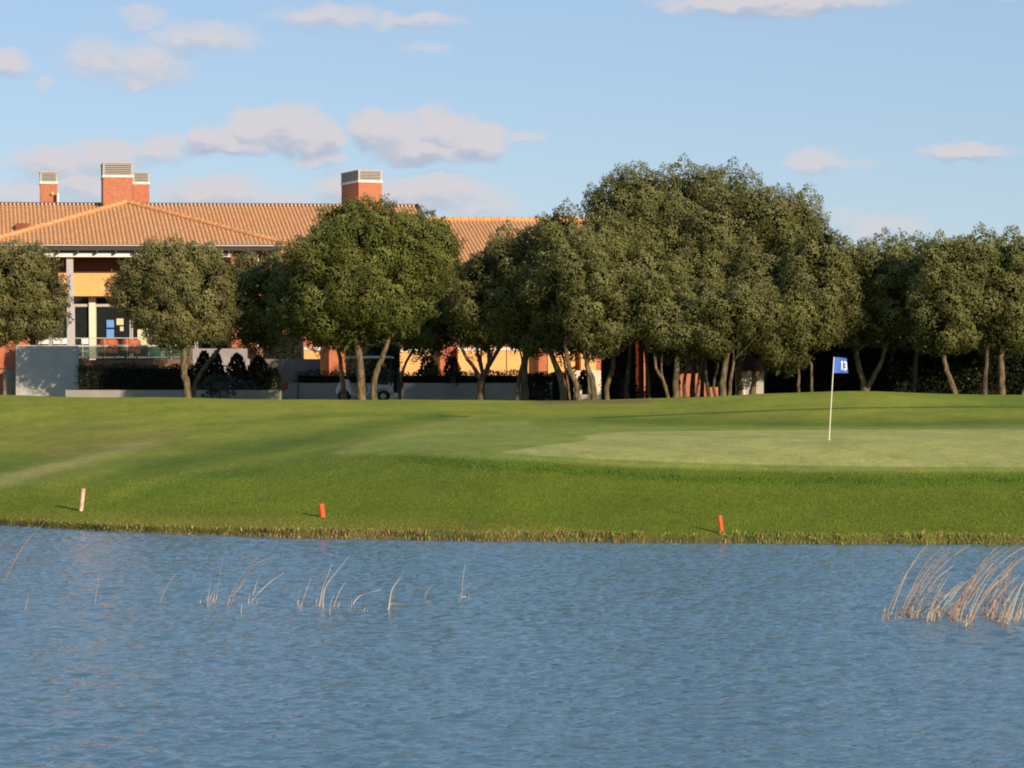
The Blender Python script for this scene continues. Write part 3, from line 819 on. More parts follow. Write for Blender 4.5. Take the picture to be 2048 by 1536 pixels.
tree('oak with a short bent trunk under the left flank of the dome', 113,
     [(1215, 520, 56, 90), (1235, 610, 50, 66)],
     [([(1214, 804), (1214, 770), (1226, 735), (1222, 690)], 12)], 'leaf_olive', 31, rc=0.52, nleaf=220)
tree('oak forming the left shoulder of the great dome', 117,
     [(1240, 430, 82, 84), (1285, 400, 66, 62), (1255, 530, 98, 105), (1310, 560, 80, 95), (1310, 460, 80, 80)],
     [([(1252, 804), (1255, 760), (1262, 690)], 12), ([(1300, 804), (1296, 760), (1290, 690)], 8)], 'leaf_olive', 32, rc=0.66, nleaf=290)
tree('tallest oak at the top of the great dome', 117.5,
     [(1370, 420, 82, 86), (1445, 428, 90, 86), (1400, 530, 120, 115), (1330, 500, 76, 100), (1460, 560, 90, 110, -2), (1430, 470, 80, 80, -1.5), (1390, 590, 110, 80, -3), (1310, 560, 76, 76, -3)],
     [([(1384, 802), (1386, 760), (1390, 690)], 12), ([(1403, 802), (1404, 760), (1398, 690)], 10)], 'leaf_olive', 33, rc=0.66, nleaf=290)
tree('low oak with V shaped thin trunks under the dome centre', 111,
     [(1335, 655, 70, 54), (1390, 635, 66, 72), (1300, 610, 54, 66)],
     [([(1338, 803), (1328, 765), (1312, 735), (1308, 680)], 8), ([(1332, 775, 0), (1323, 745), (1326, 690)], 6), ([(1354, 802), (1351, 765), (1356, 700)], 15)], 'leaf_olive', 34, rc=0.48, nleaf=220)
tree('oak forming the right shoulder of the great dome', 116,
     [(1530, 455, 92, 80), (1585, 500, 80, 108), (1545, 580, 100, 105), (1480, 520, 70, 110), (1600, 460, 44, 60), (1510, 600, 90, 80, -2.5), (1590, 600, 70, 80, -2)],
     [([(1483, 797), (1478, 750), (1482, 690)], 15), ([(1505, 795), (1508, 760), (1522, 712)], 14)], 'leaf_olive', 35, rc=0.66, nleaf=290)
tree('oak at the right flank of the dome with pale sunlit leaves', 112,
     [(1632, 580, 64, 112), (1600, 650, 84, 60), (1560, 690, 60, 46), (1640, 510, 46, 60), (1575, 718, 40, 32)],
     [([(1598, 796), (1597, 760), (1599, 715)], 7), ([(1624, 795), (1623, 765), (1622, 725)], 7)], 'leaf_olive', 36, rc=0.54, nleaf=230)
tree('thin stemmed oak whose trunks cross the orange end block', 113,
     [(1400, 670, 48, 40), (1440, 640, 46, 50)],
     [([(1372, 802), (1368, 770), (1376, 720), (1380, 690)], 8), ([(1421, 801), (1414, 770), (1410, 720), (1414, 690)], 9), ([(1390, 802), (1396, 765), (1404, 720)], 7), ([(1434, 800), (1428, 770), (1436, 725)], 7)], 'leaf_olive', 42, rc=0.48, nleaf=210, bark='bark_dark')
tree('oak with mossy upright trunk before the orange wall', 110,
     [(1470, 630, 72, 66), (1520, 640, 62, 60), (1430, 680, 34, 32)],
     [([(1446, 799), (1446, 765), (1452, 720), (1460, 690)], 15), ([(1458, 798), (1461, 765), (1468, 720)], 8)], 'leaf_olive', 37, rc=0.5, nleaf=220)
tree('background oak filling the gap right behind the flag oak', 118,
     [(1835, 545, 70, 56), (1850, 620, 66, 80), (1700, 600, 50, 90), (1770, 620, 60, 70)],
     [([(1826, 802), (1828, 760), (1836, 690)], 12)], 'leaf_olive', 43, rc=0.56, nleaf=200, bark='bark_dark')
tree('background oak closing the canopy left of the upright trunk', 118,
     [(1975, 535, 66, 54), (1980, 620, 66, 84), (2060, 600, 60, 90)],
     [([(1972, 802), (1970, 760), (1976, 690)], 12)], 'leaf_olive', 44, rc=0.56, nleaf=200, bark='bark_dark')
tree('oak behind the flag with its trunk forked low', 113,
     [(1770, 545, 72, 62), (1705, 545, 46, 54), (1720, 590, 52, 72), (1820, 600, 66, 72), (1760, 650, 80, 52), (1850, 560, 40, 50)],
     [([(1728, 800), (1728, 770), (1718, 735), (1712, 700)], 14), ([(1730, 785, 0), (1752, 745), (1764, 722), (1772, 690)], 11)], 'leaf_olive', 38, rc=0.54, nleaf=230)
tree('oak with a trunk leaning left, right of the flag', 110,
     [(1885, 540, 58, 68), (1940, 530, 52, 58), (1900, 620, 74, 74), (1950, 590, 46, 66), (1890, 680, 50, 36)],
     [([(1916, 800), (1905, 770), (1893, 740), (1884, 700)], 13)], 'leaf_olive', 39, rc=0.54, nleaf=230)
tree('oak with an upright trunk near the right picture edge', 111,
     [(2010, 540, 50, 62), (2050, 530, 60, 52), (2030, 620, 64, 84), (2000, 670, 40, 46)],
     [([(2004, 802), (2004, 770), (2002, 720), (2006, 690)], 15)], 'leaf_olive', 40, rc=0.54, nleaf=230)
tree('oak cut off by the right picture edge, its trunk leaning out', 112,
     [(2110, 560, 70, 80), (2100, 660, 70, 60)],
     [([(2040, 808), (2052, 775), (2070, 720)], 15)], 'leaf_olive', 41, rc=0.54, nleaf=210)

# ============================================================ clubhouse
A_ = math.radians(11.0)
U_ = np.array([math.cos(A_), math.sin(A_), 0]); V_ = np.array([-math.sin(A_), math.cos(A_), 0])
O_ = unproj(266, 492, 133.0); O_[2] = 0
def BW(u, v, z): p = O_ + U_ * u + V_ * v; return (p[0], p[1], z)
def BP(px, py, v):                       # photo pixel on the plane "v metres behind the eave" -> (u, z)
    dx, dy = lvl(px, py)
    d = np.array([dx / F, 1.0, -dy / F]); c = np.array([0, 0, H])
    t = (v - np.dot(V_, c - O_)) / np.dot(V_, d)
    p = c + d * t
    return float(np.dot(U_, p - O_)), float(p[2])
def bbox(mb, px0, px1, py0, py1, v, depth, mi=0, z0=None, z1=None):
    """box whose front face covers the photo rectangle on plane v"""
    pm = (py0 + py1) / 2
    u0, _ = BP(px0, pm, v); u1, _ = BP(px1, pm, v)
    xm = (px0 + px1) / 2
    zb = BP(xm, py1, v)[1] if z0 is None else z0
    zt = BP(xm, py0, v)[1] if z1 is None else z1
    mb.box(u0, u1, v, v + depth, zb, zt, mi, BW)
    return u0, u1, zb, zt

GZ = 2.45
hb = thing('clubhouse', BW(0, 6, GZ), 'long orange and yellow clubhouse with clay tile roofs and four brick chimneys', 'building')

def tile_face(mb, P0, Pu, Ps, length, smax, slen, pitch=0.205, rad=0.075, row=0.42, dots=False):
    """rows of round tiles. P0 eave origin, Pu unit along the eave, Ps unit up the slope; smax(u) -> (s0, s1)"""
    P0, Pu, Ps = map(np.array, (P0, Pu, Ps))
    N_ = np.cross(Pu, Ps); N_ /= np.linalg.norm(N_)
    if N_[2] < 0: N_ = -N_
    n = int(length / pitch)
    for i in range(n):
        u = (i + .5) * pitch
        s0, s1 = smax(u)
        if s1 - s0 < 0.1: continue
        k = max(1, int(round((s1 - s0) / row)))
        for j in range(k):
            a = s0 + (s1 - s0) * j / k; b_ = s0 + (s1 - s0) * (j + 1) / k
            vs = []
            for (s, r, lift) in ((a - (0.03 if j == 0 else 0.02), rad * 1.08, 0.022), (b_, rad * 0.9, 0.0)):
                for an in (0, 45, 90, 135, 180):
                    t = math.radians(an)
                    vs.append(P0 + Pu * (u + math.cos(t) * r) + Ps * s + N_ * (math.sin(t) * r * .62 + lift * .7))
            mb.add(vs, [(q, q + 1, q + 6, q + 5) for q in range(4)] + [(0, 1, 2, 3, 4)], 0)
        if dots and i % 1 == 0:
            c = P0 + Pu * u + Ps * s1
            mb.add([c + Pu * a_ * 0.045 + Ps * b2 * 0.05 + N_ * c2 for a_, b2, c2 in ((-1, -1, .02), (1, -1, .02), (1, 1, .02), (-1, 1, .02), (-1, -1, .11), (1, -1, .11), (1, 1, .11), (-1, 1, .11))],
                   [(3, 2, 1, 0), (4, 5, 6, 7), (0, 1, 5, 4), (1, 2, 6, 5), (2, 3, 7, 6), (3, 0, 4, 7)], 2)
def nrm(a): a = np.array(a, float); return a / np.linalg.norm(a)

# --- pavilion roof (pyramid hip)
uL, _ = BP(-32, 490, 0); uR, zE = BP(566, 493, 0); zE += 0.10
uC = (uL + uR) / 2; half = (uR - uL) / 2
_, zA = BP(245, 405, half); zA -= 0.05
mb = MB()
cor = [np.array(BW(uL, 0, zE)), np.array(BW(uR, 0, zE)), np.array(BW(uR, 2 * half, zE)), np.array(BW(uL, 2 * half, zE))]
apex = np.array(BW(uC, half, zA))
mb.add([*cor, apex], [(0, 1, 4), (1, 2, 4), (2, 3, 4), (3, 0, 4), (3, 2, 1, 0)], 1)
for k in range(4):
    a, b_ = cor[k], cor[(k + 1) % 4]
    pu = nrm(b_ - a); Lg = np.linalg.norm(b_ - a); mid = (a + b_) / 2
    ps = apex - mid; sl = np.linalg.norm(ps); ps = nrm(ps)
    tile_face(mb, a, pu, ps, Lg, lambda u, Lg=Lg, sl=sl: (0.0, sl * (1 - abs(u - Lg / 2) / (Lg / 2))), sl)
    # hip tiles
    m = int(np.linalg.norm(apex - a) / 0.42)
    for j in range(m):
        p, q = a + (apex - a) * j / m, a + (apex - a) * (j + 1.08) / m
        mb.tube([p + np.array([0, 0, .09]), q + np.array([0, 0, .07])], [0.135, 0.115], 8, 3)
mb.build('pavilion_roof', [M['tile'], M['tile_gap'], M['mortar'], M['ridge']], hb)
# eave trim and soffit
mb = MB()
mb.box(uL - .05, uR + .05, -0.06, 0.02, zE - 0.09, zE - 0.025, 0, BW)
mb.box(uL - .05, uL + .03, 0.02, 2 * half, zE - 0.09, zE - 0.025, 0, BW); mb.box(uR - .03, uR + .05, 0.02, 2 * half, zE - 0.09, zE - 0.025, 0, BW)
mb.build('gutter', M['louvre'], hb)
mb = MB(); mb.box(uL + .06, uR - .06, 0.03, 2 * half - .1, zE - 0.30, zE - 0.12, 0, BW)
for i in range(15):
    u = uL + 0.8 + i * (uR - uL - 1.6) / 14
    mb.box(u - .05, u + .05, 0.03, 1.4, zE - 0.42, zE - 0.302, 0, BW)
mb.build('soffit', mat('soffit_shade', (0.06, 0.045, 0.04), 0.9, 0.1, 4), hb)  # slab given a dark colour to paint in the shade under the eave

# --- main roof
vR, vE = 13.0, 4.8
uRr, zR = BP(833, 411, vR); zR -= 0.05
pitch_ = math.tan(math.radians(19.5))
zEm = zR - (vR - vE) * pitch_
uLm = -17.0
mb = MB()
P = [BW(uLm, vE, zEm), BW(uRr, vE, zEm), BW(uRr, vR, zR), BW(uLm, vR, zR), BW(uLm, 2 * vR - vE, zEm), BW(uRr, 2 * vR - vE, zEm)]
mb.add(P, [(0, 1, 2, 3), (3, 2, 5, 4)], 1)
P2 = [(x, y, z - .16) for x, y, z in P]
mb.add(P2, [(3, 2, 1, 0), (4, 5, 2, 3)], 1)
for (a, b_) in ((0, 1), (1, 2), (2, 5)):
    mb.add([P2[a], P2[b_], P[b_], P[a]], [(0, 1, 2, 3)], 4)
ps = nrm(np.array(P[3]) - np.array(P[0])); sl = np.linalg.norm(np.array(P[3]) - np.array(P[0]))
tile_face(mb, P[0], U_, ps, uRr - uLm, lambda u: (0, sl - .08), sl, dots=True)
tile_face(mb, P[5], -U_, nrm(np.array(P[2]) - np.array(P[5])), uRr - uLm, lambda u: (0, sl - .08), sl, row=2.0)
# dark metal ridge strip and rake strip
mb.box(uLm, uRr + .04, vR - .02, vR + .22, zR - .02, zR + .13, 5, BW)
mb.hexa([tuple(np.array(p) + d) for d0 in (0.02, 0.16) for p, d in ((P[1], np.array([0, 0, d0])), (P[1], U_ * .10 + np.array([0, 0, d0])), (P[2], U_ * .10 + np.array([0, 0, d0])), (P[2], np.array([0, 0, d0])))], 5)
mb.build('main_roof', [M['tile'], M['tile_gap'], M['mortar'], M['ridge'], M['stucco_red'], mat('ridge_metal', (0.10, 0.05, 0.045), 0.6, 0.1, 5)], hb)
mb = MB()
u0, z0 = BP(32, 461, 8.6); u1, z1 = BP(58, 452, 8.6)
mb.box(u0, u1, 8.2, 9.1, z0 - .05, z1 + .12, 0, BW)
mb.build('skylight', M['stucco_red'], hb)

# --- lower wing roof
vRw, vEw = 12.0, 2.5
uw0, zw = BP(852, 437, vRw); uw1 = BP(1330, 437, vRw)[0]
zw -= 0.12
pw = math.tan(math.radians(20)); zEw = zw - (vRw - vEw) * pw
mb = MB()
Q = [BW(uRr + .12, vEw, zEw), BW(uw1, vEw, zEw), BW(uw1, vRw, zw), BW(uRr + .12, vRw, zw), BW(uRr + .12, 2 * vRw - vEw, zEw), BW(uw1, 2 * vRw - vEw, zEw)]
mb.add(Q, [(0, 1, 2, 3), (3, 2, 5, 4)], 1)
Q2 = [(x, y, z - .16) for x, y, z in Q]
mb.add(Q2, [(3, 2, 1, 0), (4, 5, 2, 3)], 1)
mb.add([Q2[0], Q2[1], Q[1], Q[0]], [(0, 1, 2, 3)], 1)
slw = np.linalg.norm(np.array(Q[3]) - np.array(Q[0])); psw = nrm(np.array(Q[3]) - np.array(Q[0]))
tile_face(mb, Q[0], U_, psw, uw1 - uRr - .12, lambda u: (0, slw - .05), slw)
m = int((uw1 - uRr) / .42)
for j in range(m):
    a = uRr + .15 + (uw1 - uRr - .2) * j / m
    mb.tube([BW(a, vRw, zw + .08), BW(a + .45, vRw, zw + .05)], [0.16, 0.13], 8, 3)
mb.build('wing_roof', [M['tile'], M['tile_gap'], M['mortar'], M['ridge']], hb)

# --- walls
def wall(name, m_, *boxes):
    mb = MB()
    for b_ in boxes: mb.box(*b_, 0, BW)
    return mb.build(name, m_, hb)
u463, _ = BP(463, 600, .8); u513, _ = BP(513, 600, .8); u58, _ = BP(56, 600, .8); um60, _ = BP(-90, 600, .8)
zf = BP(266, 719, -3)[1]                      # terrace floor
zr_top = zE - .30
zb543 = BP(250, 547, 2.35)[1]; zb592 = BP(250, 592, 2.35)[1]; zb515 = BP(250, 516, 3.3)[1]
wall('side_wall', M['stucco_orange'], (u463, u513, .8, 2 * half - .5, GZ - .4, zr_top))
wall('side_wall', M['stucco_orange'], (um60, u58, .8, 2 * half - .5, GZ - .4, zr_top))
wall('upper_wall', M['stucco_red'], (u58 + .003, u463 - .003, 2.42, 3.8, zb543 + .1, zr_top))
wall('yellow_band', M['stucco_yellow'], (u58 + .003, u463 - .003, 2.35, 3.8, zb592, zb543 + .1))
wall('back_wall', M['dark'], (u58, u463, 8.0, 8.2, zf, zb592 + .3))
wall('terrace_floor', M['pale_wall'], (u58 - .5, u463 + .5, -2.98, 9.0, zf - .30, zf))
wall('ceiling', M['stucco_red'], (u58 + .01, u463 - .01, 3.81, 8.2, zb592 - .0, zb592 + .2))
mb = MB(); bbox(mb, 84, 463, 505, 514, .40, .25); mb.build('beam', M['white'], hb)
mb = MB()
u0, _ = BP(133.5, 600, .66); u1, _ = BP(147, 600, .66)
mb.box(u0, u1, .66, 1.0, zf, BP(140, 505, .66)[1] + .1, 0, BW); mb.build('column', M['grey_steel'], hb)
# glazing: frames and panes
def window(px0, px1, pyt, pyb, v, fw=.09, transom=None, name='window', frame=None):
    mb = MB()
    u0, _ = BP(px0, 640, v); u1, _ = BP(px1, 640, v)
    xm = (px0 + px1) / 2
    zt, zb = BP(xm, pyt, v)[1], BP(xm, pyb, v)[1]
    mb.box(u0, u0 + fw, v, v + .12, zb, zt, 0, BW); mb.box(u1 - fw, u1, v, v + .12, zb, zt, 0, BW)
    mb.box(u0 + fw, u1 - fw, v, v + .12, zb, zb + fw, 0, BW); mb.box(u0 + fw, u1 - fw, v, v + .12, zt - fw * .6, zt, 0, BW)
    if transom:
        z2, z1 = BP(xm, transom[0], v)[1], BP(xm, transom[1], v)[1]
        mb.box(u0 + fw, u1 - fw, v - .01, v + .12, z1, z2, 0, BW)
    fr = mb.build(name, frame or M['white'], hb)
    mb = MB(); mb.box(u0 + fw - .005, u1 - fw + .005, v + .05, v + .07, zb + fw - .005, zt - fw * .6 + .005, 0, BW)
    mb.build('pane', M['glass'], fr)
for (a, b_) in ((57, 100), (101, 146), (147, 180), (190, 262), (263, 325), (326, 392), (393, 462)):
    window(a, b_, 593.5, 716, 3.35, .07, (608, 613.5), frame=M['louvre'])
mb = MB(); u0, _ = BP(178, 640, 3.2); u1, _ = BP(191, 640, 3.2)
mb.box(u0, u1, 3.18, 3.34, zf, zb592 - .003, 0, BW); mb.build('mullion', M['cream'], hb)
mb = MB(); u0, _ = BP(515, 690, .7); u1, _ = BP(518.5, 690, .7)
mb.tube([BW((u0 + u1) / 2, .7, GZ), BW((u0 + u1) / 2, .7, zE - .4)], .055, 8); mb.build('downpipe', M['white'], hb)
# terrace front
u155, _ = BP(153, 720, -3); u375, _ = BP(386, 720, -3); u33, _ = BP(32, 740, -3)
z690 = BP(250, 691, -3)[1]; z676 = BP(250, 676, -3)[1]
wall('deck_edge', M['deck'], (u33, u375, -3.12, -3.0, BP(250, 735, -3)[1], zf - .01))
wall('terrace_wall', M['brown_wall'], (u155, u375, -3.05, -2.99, GZ - .5, BP(250, 736, -3)[1]))
rail = MB()
rail.box(u33, u375, -3.08, -3.02, z690 - .05, z690 + .03, 0, BW)
rail.box(u33, u375, -3.07, -3.03, z676 - .02, z676 + .02, 0, BW)
for i in range(9):
    u = u33 + (u375 - u33) * i / 8
    rail.box(u - .012, u + .012, -3.07, -3.035, zf, z676, 0, BW)
rl = rail.build('railing', M['louvre'], hb)
mb = MB(); mb.box(u155, u375, -3.055, -3.045, zf + .03, z690 - .052, 0, BW); mb.build('glass_panel', M['rail_glass'], rl)
# the left pier: orange above a stone base
mb = MB(); bbox(mb, 8, 31, 640, 738, -3.6, .55); mb.build('pier', M['stucco_orange'], hb)
mb = MB(); bbox(mb, 6.5, 32.5, 738, 800, -3.64, .65, z0=GZ - .5); mb.build('pier_base', M['stone'], hb)

# link wall of the main block, then the long wing facade with piers and yellow bays
VF = 4.5
uA, _ = BP(513, 700, VF); uB, _ = BP(606, 700, VF); uEnd, _ = BP(1318, 700, VF)
wall('wing_wall', M['stucco_orange'], (u513 + .003, uRr, VF + .6, VF + .9, GZ - .5, zEm - .1), (uRr + .003, uEnd, VF + .6, VF + .9, GZ - .5, zEw + .6))
wall('main_block_wall', M['stucco_orange'], (uLm + .6, um60 - .003, VF + .9, 20.0, GZ - .5, zEm - .1), (um60 + .003, uRr - .36, 8.4, 20.0, GZ - .5, zEm - .1))
mb = MB()
e0, e1, zt_ = VF + .95, 2 * vR - vE - .5, zEm - .1
for uu in (uRr - .35, uLm + .3):
    mb = MB()
    mb.box(uu, uu + .28, e0, e1, GZ - .5, zt_, 0, BW)
    mb.add([BW(uu, e0, zt_ + .003), BW(uu, e1, zt_ + .003), BW(uu, vR, zR - .25), BW(uu + .28, e0, zt_ + .003), BW(uu + .28, e1, zt_ + .003), BW(uu + .28, vR, zR - .25)], [(0, 1, 2), (5, 4, 3), (0, 2, 5, 3), (1, 4, 5, 2)])
    mb.build('gable_wall', M['stucco_orange'], hb)
mb = MB(); mb.box(uEnd - .3, uEnd, VF + .91, 2 * vRw - vEw - 1.5, GZ - .5, zEw + .6, 0, BW); mb.box(uRr + .1, uEnd - .31, 2 * vRw - vEw - 1.8, 2 * vRw - vEw - 1.5, GZ - .5, zEw + .4, 0, BW)
mb.build('rear_wall', M['stucco_orange'], hb)
def bay(px0, px1, py0=697, py1=752):
    mb = MB(); bbox(mb, px0, px1, py0 + 6, py1, VF, .45, z0=GZ - .3); mb.build('yellow_bay', M['stucco_yellow'], hb)
    mb = MB(); bbox(mb, px0, px1, py0, py0 + 5.8, VF - .06, .55); mb.build('white_coping', M['white'], hb)
for a, b_, t in ((608, 656, 694), (800, 879, 698), (916, 1012, 695), (1014, 1076, 695), (1096, 1150, 696), (1162, 1192, 697)):
    bay(a, b_, t)
def pier(px0, px1, m_='stucco_orange'):
    mb = MB(); bbox(mb, px0, px1, 640, 760, VF - .75, .9, z0=GZ - .3); mb.build('pier', M[m_], hb)
for a, b_ in ((658, 682), (880, 900), (1077, 1094), (1277, 1290)): pier(a, b_)
mb = MB(); bbox(mb, 916, 1020, 640, 688, VF + .5, .06); mb.build('dark_panel', M['dark'], hb)  # flat dark panels on the wall above the bays
mb = MB(); bbox(mb, 700, 870, 640, 690, VF + .5, .06); mb.build('dark_panel', M['dark'], hb)
# orange end block, its panels seen between the oak trunks
wall('end_block', M['stucco_orange'], (BP(1360, 760, 1.0)[0], BP(1436, 760, 1.0)[0], 1.0, 4.0, GZ - .5, BP(1400, 747, 1.0)[1]))

# --- chimneys
def chimney(px0, px1, ytop, ylv, yb, v, depth, rot=0.0, pivot='r'):
    """px range of the front face; ytop/ylv louvre top and bottom; body reaches down below the roof"""
    xm = (px0 + px1) / 2
    u0, zt = BP(px0, ytop, v); u1, _ = BP(px1, ytop, v)
    zl = BP(xm, ylv, v)[1]; zb = BP(xm, yb, v)[1] - 1.2
    w = u1 - u0
    def T(x, y, z):                       # x along the front from the left corner, y back
        c, s = math.cos(rot), math.sin(rot)
        return BW(u0 + x * c - y * s, v + x * s + y * c, z)
    w = w / math.cos(rot)
    mb = MB(); mb.box(0, w, 0, depth, zb, zl - .12, 0, T); ch = mb.build('chimney', M['brick'], hb)
    mb = MB(); mb.box(-.03, w + .03, -.03, depth + .03, zl - .12, zl, 0, T)
    mb.build('band', M['white'], ch)
    mb = MB()
    mb.box(.08, w - .08, .08, depth - .08, zl, zt - .05, 1, T)
    n = 6; hh = (zt - .05 - zl)
    for i in range(n):
        z = zl + hh * (i + .28) / n
        mb.box(.0, w, .0, depth, z, z + hh / n * .52, 0, T)
    for (x, y) in ((0, 0), (w - .07, 0), (0, depth - .07), (w - .07, depth - .07)):
        mb.box(x - .01, x + .08, y - .01, y + .08, zl, zt - .04, 0, T)
    mb.box(-.04, w + .04, -.04, depth + .04, zt - .05, zt, 0, T)
    mb.build('louvre_cap', [M['louvre'], M['dark']], ch)
    return ch
chimney(80.5, 114.5, 343, 363, 408, 14.0, 1.2)
chimney(206, 265, 325, 350, 408, 12.0, 2.2)
chimney(266, 298.5, 344, 364, 408, 13.6, 1.6)
chimney(717, 765, 339.5, 360, 430, 11.5, 2.6, math.radians(13))
# small lamp and dish on the left chimney
mb = MB(); u, z = BP(105, 387, 13.9); mb.tube([BW(u, 13.98, z), BW(u, 13.85, z)], [.10, .08], 10); mb.build('wall_lamp', mat('lamp_shade', (.75, .42, .12), .6), hb)
mb = MB(); u, z = BP(116, 394, 13.9); mb.box(u - .05, u + .05, 13.6, 13.75, z - .35, z + .2, 0, BW); mb.box(u - .18, u + .02, 13.58, 13.7, z - .45, z - .36, 0, BW); mb.build('antenna', M['white'], hb)

# ============================================================ free standing walls, hedges, shed
def world_box(mb, px0, px1, pyt, pyb, Y, depth, mi=0, z0=None):
    a = unproj(px0, pyt, Y); b_ = unproj(px1, pyt, Y); zb = unproj((px0 + px1) / 2, pyb, Y)[2] if z0 is None else z0
    mb.hexa([(a[0], Y, zb), (b_[0], Y, zb), (b_[0], Y + depth, zb), (a[0], Y + depth, zb), (a[0], Y, a[2]), (b_[0], Y, b_[2]), (b_[0], Y + depth, b_[2]), (a[0], Y + depth, a[2])], mi)
def wall_thing(px0, px1, pyt, Y, m_, label, depth=.3, name='garden_wall', cat='wall', z0=None):
    mb = MB(); world_box(mb, px0, px1, pyt, 0, Y, depth, 0, z0=2.1 if z0 is None else z0)
    # thin coping
    o = mb.build(name, M[m_]); return setprops(o, label, cat)
wall_thing(31, 155, 692, 127.5, 'grey_wall', 'tall grey rendered wall dappled with sun at the left of the terrace')
wall_thing(131, 562, 780, 123.5, 'pale_wall', 'low pale kerb wall in front of the long dark hedge')
wall_thing(386, 494, 697, 131.0, 'pale_wall', 'white wall toned grey for painted shade behind the conical shrubs')  # white wall given a darker grey that paints in its shade
wall_thing(518, 640, 718, 129.5, 'brown_wall', 'brownish wall rising behind the low wall right of the conical shrubs')
wall_thing(566, 1106, 766, 127.0, 'pale_wall', 'long low grey retaining wall behind the golf cart')
wall_thing(1140, 1215, 741, 135.0, 'cream', 'cream garden wall glimpsed between the sinuous pale trunks')

def hedge(name, label, cat, px0, px1, pyt, pyb, Y, depth, leaf='leaf_dark', seed=1, rag=.12, n=None, L=(.08, .16)):
    rng = np.random.default_rng(seed)
    a = unproj(px0, pyt, Y); b_ = unproj(px1, pyt, Y); zb = unproj((px0 + px1) / 2, pyb, Y)[2]
    x0, x1 = a[0], b_[0]
    hgt = a[2] - zb
    area = (x1 - x0) * (hgt * 1.0 + depth)
    n = n or int(area * 170)
    f = rng.uniform(size=n)
    x = rng.uniform(x0, x1, n)
    zt = a[2] + (b_[2] - a[2]) * (x - x0) / (x1 - x0) + rag * (np.sin(x * 2.1 + seed) + .6 * np.sin(x * 5.3)) * .5
    front = f < 0.62
    y = np.where(front, Y + rng.uniform(-.05, .25, n), Y + rng.uniform(0, depth, n))
    z = np.where(front, zb + (zt - zb) * rng.uniform(0, 1, n), zt - rng.uniform(0, .25, n))
    p = np.stack([x, y, z], 1)
    d = rng.normal(size=(n, 3)) * .7 + np.array([0, -.5, .5]); d /= np.linalg.norm(d, axis=1, keepdims=True)
    w = np.cross(d, rng.normal(size=(n, 3))); w /= np.linalg.norm(w, axis=1, keepdims=True)
    ln = rng.uniform(L[0], L[1], n)[:, None]
    v = np.stack([p, p + d * ln * .5 + w * ln * .25, p + d * ln, p + d * ln * .5 - w * ln * .25], 1).reshape(-1, 3)
    root = thing(name, ((x0 + x1) / 2, Y, zb), label, cat)
    fast_mesh('leaves', v, np.arange(len(v)), 4, M[leaf], parent=root, rnd=rng.uniform(0, 1, n))
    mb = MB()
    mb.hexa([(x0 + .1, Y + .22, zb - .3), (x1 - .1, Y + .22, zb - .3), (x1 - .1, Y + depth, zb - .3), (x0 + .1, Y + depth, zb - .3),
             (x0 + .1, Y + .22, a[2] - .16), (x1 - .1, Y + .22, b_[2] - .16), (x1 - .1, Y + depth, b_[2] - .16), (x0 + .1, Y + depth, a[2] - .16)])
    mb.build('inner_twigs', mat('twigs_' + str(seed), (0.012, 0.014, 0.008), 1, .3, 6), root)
    return root
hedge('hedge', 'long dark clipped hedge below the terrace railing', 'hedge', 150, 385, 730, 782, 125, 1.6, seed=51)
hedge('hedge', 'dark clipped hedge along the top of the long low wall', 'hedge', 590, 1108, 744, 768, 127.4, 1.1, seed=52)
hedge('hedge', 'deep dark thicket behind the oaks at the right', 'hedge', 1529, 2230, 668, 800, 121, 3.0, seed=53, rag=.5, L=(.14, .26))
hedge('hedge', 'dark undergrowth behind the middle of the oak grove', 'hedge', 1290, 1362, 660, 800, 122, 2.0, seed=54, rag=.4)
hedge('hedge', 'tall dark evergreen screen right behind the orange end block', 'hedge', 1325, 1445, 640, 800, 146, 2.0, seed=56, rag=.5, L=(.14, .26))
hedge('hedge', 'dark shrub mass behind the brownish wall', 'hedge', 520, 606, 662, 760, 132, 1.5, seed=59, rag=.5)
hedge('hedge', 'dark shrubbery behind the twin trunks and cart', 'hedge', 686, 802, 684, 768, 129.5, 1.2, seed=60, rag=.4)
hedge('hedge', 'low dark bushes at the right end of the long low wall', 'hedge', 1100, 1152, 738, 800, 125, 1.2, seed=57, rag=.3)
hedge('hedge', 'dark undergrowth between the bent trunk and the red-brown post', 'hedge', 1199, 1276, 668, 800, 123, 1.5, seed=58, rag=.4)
hedge('hedge', 'dark undergrowth between the grove and the grey shed', 'hedge', 1438, 1545, 640, 800, 125, 1.5, seed=55, rag=.3)

